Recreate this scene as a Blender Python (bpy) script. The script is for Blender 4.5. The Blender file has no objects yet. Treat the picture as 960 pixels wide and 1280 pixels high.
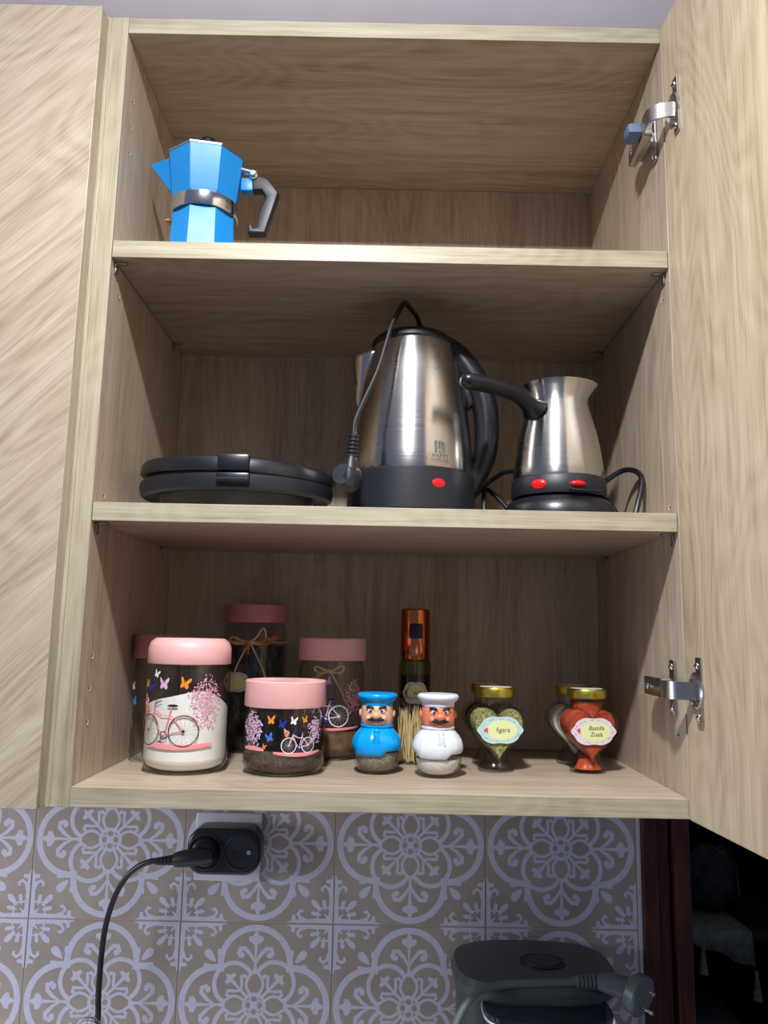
import bpy, bmesh, math, random
from math import sin, cos, pi, radians, hypot, atan2, sqrt
from mathutils import Vector, Matrix
rnd = random.Random(7)
scene = bpy.context.scene
COL = scene.collection

# ------------------------------------------------------------------ camera
cam_d = bpy.data.cameras.new('camera'); cam = bpy.data.objects.new('camera', cam_d); COL.objects.link(cam)
cam_d.sensor_fit = 'VERTICAL'; cam_d.sensor_height = 36.0; cam_d.lens = 984.77 / 1280 * 36.0
cam_d.clip_start = 0.02
_r = Vector((0.9998, -0.0029, 0.0196)).normalized(); _f = Vector((-0.0001, 0.9885, 0.1515)).normalized()
_u = _r.cross(_f).normalized(); _r = _f.cross(_u).normalized()
_m = Matrix((_r, _u, -_f)).transposed().to_4x4(); _m.translation = Vector((0.2811, -0.7488, 0.1444))
cam.matrix_world = _m
scene.camera = cam

# ------------------------------------------------------------------ world, light, exposure
world = bpy.data.worlds.new('world'); scene.world = world; world.use_nodes = True
bg = world.node_tree.nodes['Background']
bg.inputs[0].default_value = (0.56, 0.66, 1.0, 1); bg.inputs[1].default_value = 0.20

def lamp(name, kind, loc, energy, size, color, rot=None):
    d = bpy.data.lights.new(name, kind); d.energy = energy; d.color = color
    if kind == 'AREA': d.shape = 'DISK'; d.size = size
    else: d.shadow_soft_size = size
    o = bpy.data.objects.new(name, d); COL.objects.link(o); o.location = loc
    if rot: o.rotation_euler = rot
    return o
lamp('pendant_down', 'AREA', (0.19, -0.62, 0.95), 21.0, 0.075, (0.97, 0.985, 1.0))
lamp('pendant_up', 'AREA', (0.19, -0.62, 0.98), 19.0, 0.075, (0.97, 0.985, 1.0), (pi, 0, 0))
lamp('tile_fill', 'AREA', (-0.55, -0.10, -0.06), 4.2, 0.22, (0.82, 0.87, 1.0), (0, -0.65, 0))  # added fill out of view, lifts the tiles and worktop from the left
scene.view_settings.view_transform = 'Standard'; scene.view_settings.look = 'None'
scene.view_settings.exposure = 0.0; scene.view_settings.gamma = 1.0; scene.view_settings.use_curve_mapping = False

# ------------------------------------------------------------------ materials
def srgb(r, g, b):
    def c(v):
        v /= 255.0
        return v / 12.92 if v <= 0.04045 else ((v + 0.055) / 1.055) ** 2.4
    return (c(r), c(g), c(b), 1.0)

def plain(name, col, rough=0.5, metal=0.0, **kw):
    m = bpy.data.materials.new(name); m.use_nodes = True; nt = m.node_tree
    b = nt.nodes['Principled BSDF']
    b.inputs['Base Color'].default_value = col; b.inputs['Roughness'].default_value = rough; b.inputs['Metallic'].default_value = metal
    for k, v in kw.items(): b.inputs[k.replace('_', ' ')].default_value = v
    # faint procedural variation so nothing is perfectly uniform
    tc = nt.nodes.new('ShaderNodeTexCoord'); n = nt.nodes.new('ShaderNodeTexNoise'); n.inputs['Scale'].default_value = 60; n.inputs['Detail'].default_value = 4
    nt.links.new(tc.outputs['Object'], n.inputs['Vector'])
    mx = nt.nodes.new('ShaderNodeMapRange'); mx.inputs['To Min'].default_value = max(0.02, rough - 0.05); mx.inputs['To Max'].default_value = min(1, rough + 0.05)
    nt.links.new(n.outputs[0], mx.inputs[0]); nt.links.new(mx.outputs[0], b.inputs['Roughness'])
    return m

def wood(name, c_dark, c_mid, c_light, axis='z', contour=0.0, off=(0, 0, 0), rough=0.42, tilt=0.0, bands=26.0):
    m = bpy.data.materials.new(name); m.use_nodes = True; nt = m.node_tree; N = nt.nodes; L = nt.links
    b = N['Principled BSDF']; b.inputs['Roughness'].default_value = rough; b.inputs['Specular IOR Level'].default_value = 0.35
    tc = N.new('ShaderNodeTexCoord')
    def mapping(s_long, s_cross, extra=(0, 0, 0)):
        mp = N.new('ShaderNodeMapping')
        sc = {'z': (s_cross, s_cross, s_long), 'x': (s_long, s_cross, s_cross), 'y': (s_cross, s_long, s_cross)}[axis]
        mp.inputs['Scale'].default_value = sc
        mp.inputs['Location'].default_value = tuple(off[i] + extra[i] for i in range(3))
        src = tc.outputs['Object']
        if tilt:
            rt = N.new('ShaderNodeMapping'); rt.inputs['Rotation'].default_value = (0, tilt, 0)
            L.new(src, rt.inputs['Vector']); src = rt.outputs[0]
        L.new(src, mp.inputs['Vector']); return mp.outputs[0]
    fib = N.new('ShaderNodeTexNoise'); fib.inputs['Scale'].default_value = 1; fib.inputs['Detail'].default_value = 5; fib.inputs['Roughness'].default_value = 0.65
    L.new(mapping(14, 520), fib.inputs['Vector'])
    mid = N.new('ShaderNodeTexNoise'); mid.inputs['Scale'].default_value = 1; mid.inputs['Detail'].default_value = 4; mid.inputs['Distortion'].default_value = 0.4
    L.new(mapping(3.5, 75, (3, 1, 7)), mid.inputs['Vector'])
    big = N.new('ShaderNodeTexNoise'); big.inputs['Scale'].default_value = 1; big.inputs['Detail'].default_value = 2
    L.new(mapping(2.2, 7, (9, 4, 2)), big.inputs['Vector'])
    # contour lines of a slowly varying field: cathedral figure
    mul = N.new('ShaderNodeMath'); mul.operation = 'MULTIPLY'; mul.inputs[1].default_value = bands * 6.283; L.new(big.outputs[0], mul.inputs[0])
    ad = N.new('ShaderNodeMath'); ad.operation = 'MULTIPLY_ADD'; ad.inputs[1].default_value = 5.0; L.new(mid.outputs[0], ad.inputs[0]); L.new(mul.outputs[0], ad.inputs[2])
    sn = N.new('ShaderNodeMath'); sn.operation = 'SINE'; L.new(ad.outputs[0], sn.inputs[0])
    def mad(a, k, c):
        q = N.new('ShaderNodeMath'); q.operation = 'MULTIPLY_ADD'; L.new(a, q.inputs[0]); q.inputs[1].default_value = k
        if isinstance(c, float): q.inputs[2].default_value = c
        else: L.new(c, q.inputs[2])
        return q.outputs[0]
    v = mad(fib.outputs[0], 0.95, -0.24)
    v = mad(mid.outputs[0], 0.75, v)
    v = mad(big.outputs[0], 0.35, v)
    v = mad(sn.outputs[0], contour, v)
    v = mad(v, 1.0, -0.26)
    rp = N.new('ShaderNodeValToRGB'); e = rp.color_ramp.elements
    e[0].position = 0.12; e[0].color = c_dark; e[1].position = 0.95; e[1].color = c_light
    k = e.new(0.5); k.color = c_mid
    L.new(v, rp.inputs[0]); L.new(rp.outputs[0], b.inputs['Base Color'])
    bp = N.new('ShaderNodeBump'); bp.inputs['Strength'].default_value = 0.12; bp.inputs['Distance'].default_value = 0.0006
    L.new(v, bp.inputs['Height']); L.new(bp.outputs[0], b.inputs['Normal'])
    return m

OAK = (srgb(142, 124, 105), srgb(178, 161, 141), srgb(202, 189, 171))
EDG = (srgb(126, 117, 96), srgb(166, 157, 133), srgb(194, 186, 165))
W_SIDE_L = wood('oak_laminate_side', *OAK, axis='z', contour=0.05, off=(1, 2, 3))
W_SIDE_R = wood('oak_laminate_side_right', *OAK, axis='z', contour=0.07, off=(5, 2, 8), bands=16)
W_BACK = wood('oak_laminate_back', *OAK, axis='z', contour=0.05, off=(7, 7, 1))
W_SHELF = wood('oak_laminate_shelf', *OAK, axis='x', contour=0.06, off=(2, 8, 5))
W_TOP = wood('oak_laminate_top', *OAK, axis='x', contour=0.07, off=(4, 1, 9), bands=22)
W_EDGE_H = wood('oak_edge_band_horizontal', *EDG, axis='x', contour=0.04, off=(0, 5, 0))
W_EDGE_V = wood('oak_edge_band_vertical', *EDG, axis='z', contour=0.04, off=(6, 5, 2))
W_DOOR_L = wood('oak_laminate_closed_door', srgb(140, 125, 104), srgb(174, 159, 138), srgb(196, 184, 165), axis='z', contour=0.075, off=(3.4, 3, 0.35), tilt=-0.80, bands=30)
W_DOOR_R = wood('oak_laminate_open_door', srgb(146, 127, 101), srgb(182, 164, 137), srgb(205, 191, 166), axis='z', contour=0.07, off=(8, 1, 4), bands=26)
MAHOG = wood('mahogany', srgb(30, 10, 8), srgb(62, 24, 17), srgb(98, 44, 26), axis='z', contour=0.12, off=(1, 1, 1), rough=0.4)
DARKW = wood('dark_wood', srgb(16, 10, 9), srgb(28, 17, 14), srgb(42, 26, 20), axis='x', contour=0.1, rough=0.6)

def glass(name, tint=(0.985, 0.99, 0.985, 1), edge=(0.62, 0.66, 0.64, 1), rough=0.03):
    """thin-walled glass: clear straight through, mirror-like by Fresnel, darker where the wall is seen edge-on"""
    m = bpy.data.materials.new(name); m.use_nodes = True; nt = m.node_tree; N = nt.nodes; L = nt.links
    N.remove(N['Principled BSDF']); out = N['Material Output']
    t = N.new('ShaderNodeBsdfTransparent'); g = N.new('ShaderNodeBsdfGlossy'); g.inputs['Roughness'].default_value = rough
    lw = N.new('ShaderNodeLayerWeight'); lw.inputs['Blend'].default_value = 0.25
    mc = N.new('ShaderNodeMix'); mc.data_type = 'RGBA'; mc.inputs[6].default_value = tint; mc.inputs[7].default_value = edge
    L.new(lw.outputs['Facing'], mc.inputs[0]); L.new(mc.outputs[2], t.inputs[0])
    l2 = N.new('ShaderNodeLayerWeight'); l2.inputs['Blend'].default_value = 0.5
    pw = N.new('ShaderNodeMath'); pw.operation = 'POWER'; pw.inputs[1].default_value = 4.0; L.new(l2.outputs['Facing'], pw.inputs[0])
    fr = N.new('ShaderNodeMath'); fr.operation = 'MULTIPLY_ADD'; fr.inputs[1].default_value = 0.75; fr.inputs[2].default_value = 0.045; L.new(pw.outputs[0], fr.inputs[0])
    noise = N.new('ShaderNodeTexNoise'); noise.inputs['Scale'].default_value = 30
    tc = N.new('ShaderNodeTexCoord'); L.new(tc.outputs['Object'], noise.inputs['Vector'])
    bp = N.new('ShaderNodeBump'); bp.inputs['Strength'].default_value = 0.15; bp.inputs['Distance'].default_value = 0.001
    L.new(noise.outputs[0], bp.inputs['Height']); L.new(bp.outputs[0], g.inputs['Normal'])
    ms = N.new('ShaderNodeMixShader'); L.new(fr.outputs[0], ms.inputs[0]); L.new(t.outputs[0], ms.inputs[1]); L.new(g.outputs[0], ms.inputs[2])
    L.new(ms.outputs[0], out.inputs[0])
    return m

def grain(name, cols, scale, rough=0.9, bump=0.4, stretch=(1, 1, 1)):
    m = bpy.data.materials.new(name); m.use_nodes = True; nt = m.node_tree; N = nt.nodes; L = nt.links
    b = N['Principled BSDF']; b.inputs['Roughness'].default_value = rough
    tc = N.new('ShaderNodeTexCoord'); mp = N.new('ShaderNodeMapping'); mp.inputs['Scale'].default_value = stretch
    L.new(tc.outputs['Object'], mp.inputs[0])
    n = N.new('ShaderNodeTexNoise'); n.inputs['Scale'].default_value = scale; n.inputs['Detail'].default_value = 5
    L.new(mp.outputs[0], n.inputs['Vector'])
    rp = N.new('ShaderNodeValToRGB'); e = rp.color_ramp.elements
    e[0].position = 0.33; e[0].color = cols[0]; e[1].position = 0.67; e[1].color = cols[-1]
    for i, c in enumerate(cols[1:-1]): k = e.new(0.33 + 0.34 * (i + 1) / (len(cols) - 1)); k.color = c
    L.new(n.outputs[0], rp.inputs[0]); L.new(rp.outputs[0], b.inputs['Base Color'])
    bp = N.new('ShaderNodeBump'); bp.inputs['Strength'].default_value = bump; bp.inputs['Distance'].default_value = 0.002
    L.new(n.outputs[0], bp.inputs['Height']); L.new(bp.outputs[0], b.inputs['Normal'])
    return m

def brushed(name, col=(0.62, 0.60, 0.58, 1), rough=0.24, aniso=0.75):
    m = bpy.data.materials.new(name); m.use_nodes = True; nt = m.node_tree; N = nt.nodes; L = nt.links
    b = N['Principled BSDF']; b.inputs['Base Color'].default_value = col; b.inputs['Metallic'].default_value = 1
    b.inputs['Anisotropic'].default_value = aniso; b.inputs['Anisotropic Rotation'].default_value = 0.25
    tg = N.new('ShaderNodeTangent'); tg.direction_type = 'RADIAL'; tg.axis = 'Z'; L.new(tg.outputs[0], b.inputs['Tangent'])
    tc = N.new('ShaderNodeTexCoord'); mp = N.new('ShaderNodeMapping'); mp.inputs['Scale'].default_value = (6, 6, 900)
    L.new(tc.outputs['Object'], mp.inputs[0])
    n = N.new('ShaderNodeTexNoise'); n.inputs['Scale'].default_value = 1; n.inputs['Detail'].default_value = 3; L.new(mp.outputs[0], n.inputs['Vector'])
    mr = N.new('ShaderNodeMapRange'); mr.inputs['To Min'].default_value = rough - 0.06; mr.inputs['To Max'].default_value = rough + 0.08
    L.new(n.outputs[0], mr.inputs[0]); L.new(mr.outputs[0], b.inputs['Roughness'])
    return m

STEEL = brushed('brushed_steel'); CHROME = plain('chrome', (0.75, 0.75, 0.77, 1), 0.16, 1.0); HINGE = plain('nickel', (0.50, 0.49, 0.48, 1), 0.27, 1.0)
BLACK = plain('black_plastic', srgb(22, 25, 33), 0.32); BLACK_M = plain('black_matte_plastic', srgb(26, 29, 37), 0.45)
RUBBER = plain('black_cable_rubber', srgb(17, 18, 24), 0.38); GREYP = plain('grey_plastic', srgb(92, 102, 102), 0.4); GREYC = plain('grey_cable', srgb(96, 102, 100), 0.5)
DARKCH = plain('charcoal_plastic', srgb(62, 70, 70), 0.38)
PINK = grain('pink_plastic', [srgb(242, 180, 178), srgb(246, 190, 188)], 25, 0.4, 0.02, (1, 1, 4)); PINK_D = plain('dusty_pink_plastic', srgb(186, 122, 136), 0.45)
BLUE = plain('blue_enamel', srgb(24, 134, 210), 0.42); CHEFB = plain('bright_blue_plastic', srgb(0, 160, 240), 0.25); WHITEP = plain('white_plastic', srgb(225, 232, 243), 0.3)
SKIN_B = plain('pale_skin_plastic', srgb(226, 176, 148), 0.4); SKIN_W = plain('tan_skin_plastic', srgb(224, 132, 98), 0.4)
INK = plain('black_print', srgb(24, 14, 16), 0.5); WHT = plain('white_print', srgb(240, 236, 240), 0.5); EYE = plain('grey_eye_print', srgb(92, 104, 130), 0.5)
RED = plain('red_switch', srgb(206, 20, 28), 0.3, 0, Emission_Strength=0.0)
GOLD = plain('gold_lid', srgb(222, 206, 92), 0.3, 1.0); COPPER = plain('copper', srgb(214, 124, 78), 0.14, 1.0); BRASS = plain('brass', srgb(222, 178, 92), 0.2, 1.0)
GLASS = glass('clear_glass'); GLASS_T = glass('thick_glass', (0.965, 0.975, 0.97, 1), (0.50, 0.53, 0.52, 1)); OILGL = glass('oily_glass', (0.62, 0.60, 0.32, 1), (0.28, 0.26, 0.1, 1))
TWINE = grain('twine', [srgb(190, 164, 124), srgb(232, 208, 170)], 900, 0.9, 0.5); WHEAT = grain('dried_orange_ear', [srgb(150, 72, 22), srgb(226, 140, 60)], 500)
P_PINK = plain('pink_print', srgb(240, 150, 156), 0.5); P_LIL = plain('lilac_print', srgb(222, 186, 214), 0.5); P_BLOS = plain('blossom_print', srgb(236, 168, 190), 0.5)
P_ORG = plain('orange_print', srgb(236, 146, 34), 0.5); P_BLU = plain('blue_print', srgb(70, 120, 214), 0.5); P_NAVY = plain('navy_print', srgb(30, 48, 150), 0.5); P_GREY = plain('grey_print', srgb(112, 110, 116), 0.5)
FLOUR = grain('white_flour', [srgb(244, 240, 232), srgb(252, 251, 248)], 40, 0.95, 0.3); COFFEE = grain('dark_brown_grounds', [srgb(60, 46, 40), srgb(104, 86, 76)], 300)
HERB = grain('dried_green_herb', [srgb(112, 104, 58), srgb(168, 160, 98), srgb(206, 196, 140)], 330, 0.9, 0.8); DHERB = grain('dark_dried_herb', [srgb(18, 24, 24), srgb(40, 50, 46), srgb(84, 92, 84)], 160, 0.9, 0.8, (1, 1, 0.5))
PAPR = grain('red_paprika', [srgb(176, 58, 26), srgb(202, 84, 44)], 120, 0.9, 0.3); PEPPER = grain('ground_pepper', [srgb(110, 102, 90), srgb(168, 158, 140)], 500); SALT = grain('salt', [srgb(228, 223, 216), srgb(246, 243, 238)], 400)
TOAST = grain('brown_spice', [srgb(104, 74, 56), srgb(140, 104, 80)], 120); PICK = plain('birch_toothpick', srgb(226, 200, 146), 0.6)
PAPER_Y = plain('pale_yellow_paper', srgb(232, 238, 176), 0.6); PAPER_B = plain('pale_blue_paper', srgb(190, 222, 224), 0.6); PAPER_L = plain('lilac_paper', srgb(232, 216, 226), 0.6); ROSE = plain('rose_print', srgb(226, 70, 100), 0.6)
TILE = grain('beige_glazed_tile', [srgb(156, 144, 134), srgb(170, 159, 148)], 14, 0.28, 0.02); TPRINT = plain('pale_tile_print', srgb(200, 198, 214), 0.28)
GROUT = plain('grout', srgb(176, 164, 150), 0.9); PLASTER = grain('pale_plaster', [srgb(206, 200, 204), srgb(216, 210, 214)], 8, 0.9, 0.1)
FACE = plain('white_socket_plate', srgb(206, 206, 214), 0.25); DKROOM = plain('dim_room_shade', srgb(16, 17, 20), 0.9); CLOTH = grain('grey_cloth', [srgb(70, 78, 76), srgb(104, 110, 106)], 60); CLOTHB = grain('blue_grey_cloth', [srgb(22, 26, 34), srgb(46, 54, 62)], 60); TASSEL = grain('beige_tassel', [srgb(92, 82, 62), srgb(128, 114, 88)], 200)
TANK = glass('blue_grey_clear_plastic', (0.62, 0.70, 0.74, 1), (0.25, 0.3, 0.34, 1), 0.08); SILVERB = plain('damper_blue_grey', srgb(92, 112, 142), 0.3)
COUNTER = grain('pale_worktop', [srgb(196, 192, 188), srgb(214, 210, 206)], 12, 0.5, 0.05)

# ------------------------------------------------------------------ mesh helpers
class MB:
    def __init__(s): s.v = []; s.f = []; s.mi = []
    def add(s, vs, fs, mi=0):
        o = len(s.v); s.v += [tuple(v) for v in vs]; s.f += [tuple(i + o for i in f) for f in fs]; s.mi += [mi] * len(fs); return s
    def box(s, x0, x1, y0, y1, z0, z1, mi=0, bev=0.0, mis=None):
        bm = bmesh.new(); bmesh.ops.create_cube(bm, size=1)
        for v in bm.verts: v.co = Vector(((x0 + x1) / 2 + v.co.x * (x1 - x0), (y0 + y1) / 2 + v.co.y * (y1 - y0), (z0 + z1) / 2 + v.co.z * (z1 - z0)))
        if bev: bmesh.ops.bevel(bm, geom=list(bm.edges), offset=bev, segments=2, profile=0.5, affect='EDGES')
        bm.normal_update(); s.bm(bm, mi, (lambda n: mis(n)) if mis else None); return s
    def bm(s, bm, mi=0, fn=None):
        o = len(s.v); bm.verts.index_update(); s.v += [tuple(v.co) for v in bm.verts]
        for f in bm.faces: s.f.append(tuple(v.index + o for v in f.verts)); s.mi.append(fn(f.normal) if fn else mi)
        bm.free()
    def lathe(s, prof, n=48, c=(0, 0, 0), mi=0, sx=1.0, sy=1.0, shape=None):
        o = len(s.v); R = len(prof)
        for r, z in prof:
            for k in range(n):
                a = 2 * pi * k / n; q = shape(a) if shape else 1.0
                s.v.append((c[0] + r * q * cos(a) * sx, c[1] + r * q * sin(a) * sy, c[2] + z))
        for i in range(R - 1):
            for k in range(n):
                k2 = (k + 1) % n; s.f.append((o + i * n + k, o + i * n + k2, o + (i + 1) * n + k2, o + (i + 1) * n + k)); s.mi.append(mi)
        for i, rev in ((0, True), (R - 1, False)):
            if prof[i][0] > 1e-5 and (i == 0 and prof[0][0] < 0 or True):
                pass
        return s
    def cap(s, r, z, n=48, c=(0, 0, 0), mi=0, up=True, sx=1, sy=1, shape=None):
        vs = [(c[0] + r * (shape(2 * pi * k / n) if shape else 1) * cos(2 * pi * k / n) * sx, c[1] + r * (shape(2 * pi * k / n) if shape else 1) * sin(2 * pi * k / n) * sy, c[2] + z) for k in range(n)]
        f = tuple(range(n)) if up else tuple(reversed(range(n))); return s.add(vs, [f], mi)
    def tube(s, pts, rad, n=10, mi=0, closed=False, flat=1.0):
        pts = [Vector(p) for p in pts]; o = len(s.v); m = len(pts)
        rads = rad if isinstance(rad, (list, tuple)) else [rad] * m
        prevn = None
        for i, p in enumerate(pts):
            a = pts[(i - 1) % m] if (closed or i > 0) else p; b = pts[(i + 1) % m] if (closed or i < m - 1) else p
            t = (b - a).normalized()
            if prevn is None:
                ref = Vector((0, 0, 1)) if abs(t.z) < 0.9 else Vector((0, 1, 0)); nn = (ref - t * ref.dot(t)).normalized()
            else: nn = (prevn - t * prevn.dot(t)).normalized()
            prevn = nn; bb = t.cross(nn)
            for k in range(n):
                an = 2 * pi * k / n; s.v.append(tuple(p + (nn * cos(an) + bb * sin(an) * flat) * rads[i]))
        for i in range(m if closed else m - 1):
            j = (i + 1) % m
            for k in range(n):
                k2 = (k + 1) % n; s.f.append((o + i * n + k, o + j * n + k, o + j * n + k2, o + i * n + k2)); s.mi.append(mi)
        if not closed:
            s.f.append(tuple(o + k for k in range(n))); s.mi.append(mi)
            s.f.append(tuple(o + (m - 1) * n + k for k in reversed(range(n)))); s.mi.append(mi)
        return s
    def prism(s, poly, a0, a1, axis='y', mi=0, bev=0.0):
        """extrude a 2D polygon (x,z) along y, or (x,y) along z, or (y,z) along x"""
        def P(p, a): return {'y': (p[0], a, p[1]), 'z': (p[0], p[1], a), 'x': (a, p[0], p[1])}[axis]
        n = len(poly)
        if bev:
            bm = bmesh.new(); v0 = [bm.verts.new(P(p, a0)) for p in poly]; v1 = [bm.verts.new(P(p, a1)) for p in poly]
            bm.faces.new(v0); bm.faces.new(list(reversed(v1)))
            for i in range(n): bm.faces.new((v0[i], v1[i], v1[(i + 1) % n], v0[(i + 1) % n]))
            bmesh.ops.recalc_face_normals(bm, faces=bm.faces)
            ed = [e for e in bm.edges if (e.verts[0] in v0) == (e.verts[1] in v0)]
            bmesh.ops.bevel(bm, geom=ed, offset=bev, segments=3, profile=0.5, affect='EDGES', clamp_overlap=True)
            s.bm(bm, mi); return s
        vs = [P(p, a0) for p in poly] + [P(p, a1) for p in poly]
        fs = [tuple(range(n)), tuple(reversed(range(n, 2 * n)))] + [(i, n + i, n + (i + 1) % n, (i + 1) % n) for i in range(n)]
        return s.add(vs, fs, mi)
    def sphere(s, c, r, n=16, mi=0, sc=(1, 1, 1)):
        m = n // 2; prof = [(max(1e-6, sin(pi * i / m)) , -cos(pi * i / m)) for i in range(m + 1)]
        o = len(s.v)
        for a, z in prof:
            for k in range(n):
                t = 2 * pi * k / n; s.v.append((c[0] + r * sc[0] * a * cos(t), c[1] + r * sc[1] * a * sin(t), c[2] + r * sc[2] * z))
        for i in range(m):
            for k in range(n):
                k2 = (k + 1) % n; s.f.append((o + i * n + k, o + i * n + k2, o + (i + 1) * n + k2, o + (i + 1) * n + k)); s.mi.append(mi)
        return s
    def tf(s, M, start=0):
        for i in range(start, len(s.v)): s.v[i] = tuple(M @ Vector(s.v[i]))
        return s

def obj(name, mb, mats, parent=None, smooth=True, label=None, angle=35, loc=None, merge=True):
    me = bpy.data.meshes.new(name)
    me.from_pydata(mb.v, [], mb.f)
    for m in (mats if isinstance(mats, (list, tuple)) else [mats]): me.materials.append(m)
    me.polygons.foreach_set('material_index', mb.mi)
    bm = bmesh.new(); bm.from_mesh(me)
    if merge: bmesh.ops.remove_doubles(bm, verts=bm.verts, dist=1e-6)
    bmesh.ops.recalc_face_normals(bm, faces=bm.faces) if merge else None
    bm.to_mesh(me); bm.free()
    if smooth:
        me.polygons.foreach_set('use_smooth', [True] * len(me.polygons))
        me.set_sharp_from_angle(angle=radians(angle))
    me.update()
    o = bpy.data.objects.new(name, me); COL.objects.link(o)
    if parent: o.parent = parent
    if label: o['label'] = label
    if loc: o.location = loc
    return o

def thing(name, label, cat, loc=(0, 0, 0), rotz=0.0, group=None):
    o = bpy.data.objects.new(name, None); COL.objects.link(o); o.empty_display_size = 0.02
    o.location = loc; o.rotation_euler = (0, 0, rotz); o['label'] = label; o['category'] = cat
    if group: o['group'] = group
    return o
def tag(o, label, cat, group=None):
    o['label'] = label; o['category'] = cat
    if group: o['group'] = group
    return o
def struct(o): o['kind'] = 'structure'; return o

def smooth_path(pts, sub=8, closed=False):
    P = [Vector(p) for p in pts]; n = len(P); out = []
    for i in range(n if closed else n - 1):
        p0 = P[(i - 1) % n] if (closed or i > 0) else P[i]; p1 = P[i]; p2 = P[(i + 1) % n]; p3 = P[(i + 2) % n] if (closed or i < n - 2) else P[(i + 1) % n]
        for k in range(sub):
            t = k / sub
            out.append(0.5 * ((2 * p1) + (p2 - p0) * t + (2 * p0 - 5 * p1 + 4 * p2 - p3) * t * t + (3 * p1 - p0 - 3 * p2 + p3) * t ** 3))
    if not closed: out.append(P[-1])
    return out

# ---- flat print: 2D strokes mapped onto a surface
class Print:
    def __init__(s): s.v = []; s.f = []; s.layer = 0
    def poly(s, pts):
        o = len(s.v); s.v += [(p[0], p[1], s.layer) for p in pts]; s.f.append(tuple(range(o, o + len(pts)))); s.layer += 1; return s
    def fan(s, c, pts):
        o = len(s.v); s.v.append((c[0], c[1], s.layer)); s.v += [(p[0], p[1], s.layer) for p in pts]; n = len(pts)
        s.f += [(o, o + 1 + i, o + 1 + (i + 1) % n) for i in range(n)]; s.layer += 1; return s
    def ell(s, x, y, rx, ry=None, n=20, rot=0):
        ry = ry or rx
        return s.fan((x, y), [(x + rx * cos(t) * cos(rot) - ry * sin(t) * sin(rot), y + rx * cos(t) * sin(rot) + ry * sin(t) * cos(rot)) for t in [2 * pi * k / n for k in range(n)]])
    def line(s, pts, w, closed=False):
        n = len(pts); ws = w if isinstance(w, (list, tuple)) else [w] * n; o = len(s.v)
        for i, p in enumerate(pts):
            a = pts[(i - 1) % n] if (closed or i > 0) else p; b = pts[(i + 1) % n] if (closed or i < n - 1) else p
            dx, dy = b[0] - a[0], b[1] - a[1]; l = hypot(dx, dy) or 1; nx, ny = -dy / l * ws[i] / 2, dx / l * ws[i] / 2
            s.v.append((p[0] + nx, p[1] + ny, s.layer)); s.v.append((p[0] - nx, p[1] - ny, s.layer))
        for i in range(n if closed else n - 1):
            j = (i + 1) % n; s.f.append((o + 2 * i, o + 2 * i + 1, o + 2 * j + 1, o + 2 * j))
        s.layer += 1; return s
    def arc(s, x, y, r, a0, a1, w, n=20, ry=None):
        ry = ry or r
        full = abs(a1 - a0) >= 2 * pi - 1e-3
        pts = [(x + r * cos(a0 + (a1 - a0) * k / n), y + ry * sin(a0 + (a1 - a0) * k / n)) for k in range(n if full else n + 1)]
        return s.line(pts, w, closed=full)
    def drop(s, x, y, ang, L, W, n=10):
        pts = []
        for k in range(2 * n):
            t = 2 * pi * k / (2 * n); u = (1 - cos(t)) / 2; pts.append((u * L, W / 2 * sin(t) * (0.35 + 0.65 * u)))
        return s.fan((x + cos(ang) * L * .6, y + sin(ang) * L * .6), [(x + p[0] * cos(ang) - p[1] * sin(ang), y + p[0] * sin(ang) + p[1] * cos(ang)) for p in pts])
    def text(s, string, x, y, size, spacing=1.0, slant=0.0, sx=1.0):
        cu = bpy.data.curves.new('t', 'FONT'); cu.body = string; cu.size = size; cu.align_x = 'CENTER'; cu.align_y = 'CENTER'; cu.space_character = spacing; cu.shear = slant; cu.resolution_u = 3
        ob = bpy.data.objects.new('t', cu); COL.objects.link(ob)
        bpy.context.view_layer.update()
        me = bpy.data.meshes.new_from_object(ob.evaluated_get(bpy.context.evaluated_depsgraph_get()))
        o = len(s.v); s.v += [(x + v.co.x * sx, y + v.co.y, s.layer) for v in me.vertices]; s.f += [tuple(o + i for i in p.vertices) for p in me.polygons]
        bpy.data.objects.remove(ob); bpy.data.curves.remove(cu); bpy.data.meshes.remove(me); s.layer += 1; return s
    def mb(s, fn, base=0.0, step=4e-6):
        m = MB(); m.v = [tuple(fn(x, y, base + l * step)) for x, y, l in s.v]; m.f = list(s.f); m.mi = [0] * len(s.f); return m
def on_cyl(R, z0=0.0, a0=0.0, rf=None):
    def fn(u, v, h):
        r = (rf(v) if rf else R) + h; a = u / R + a0; return (r * sin(a), -r * cos(a), z0 + v)
    return fn
def decal(name, pr, fn, mat, parent, base=4e-4, label=None, step=4e-6):
    o = obj(name, pr.mb(fn, base, step), mat, parent, smooth=False, merge=False)
    if label: o['label'] = label
    return o

W = 0.564; D = 0.288; T = 0.018; ZA = 0.2636; ZB = 0.5328; ZT = 0.7672; WALLY = 0.300

# ------------------------------------------------------------------ setting
# plaster wall slab (behind everything), tiles inlaid on its lower part
wall = struct(obj('wall_back', MB().box(-1.2, 0.612, WALLY + 0.0085, WALLY + 0.12, -0.62, 1.55), PLASTER, smooth=False))
struct(obj('wall_back_plaster_facing', MB().box(-1.2, 0.612, WALLY + 0.0005, WALLY + 0.0085, -0.024, 1.0).box(-1.2, 1.9, WALLY + 0.0005, WALLY + 0.0085, 1.0, 1.55), PLASTER, smooth=False)).name = 'trim_6'
grout = obj('grout_bed', MB().box(-1.11, 0.6095, WALLY + 0.0007, WALLY + 0.0085, -0.60, -0.024), GROUT, wall, smooth=False)

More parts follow.
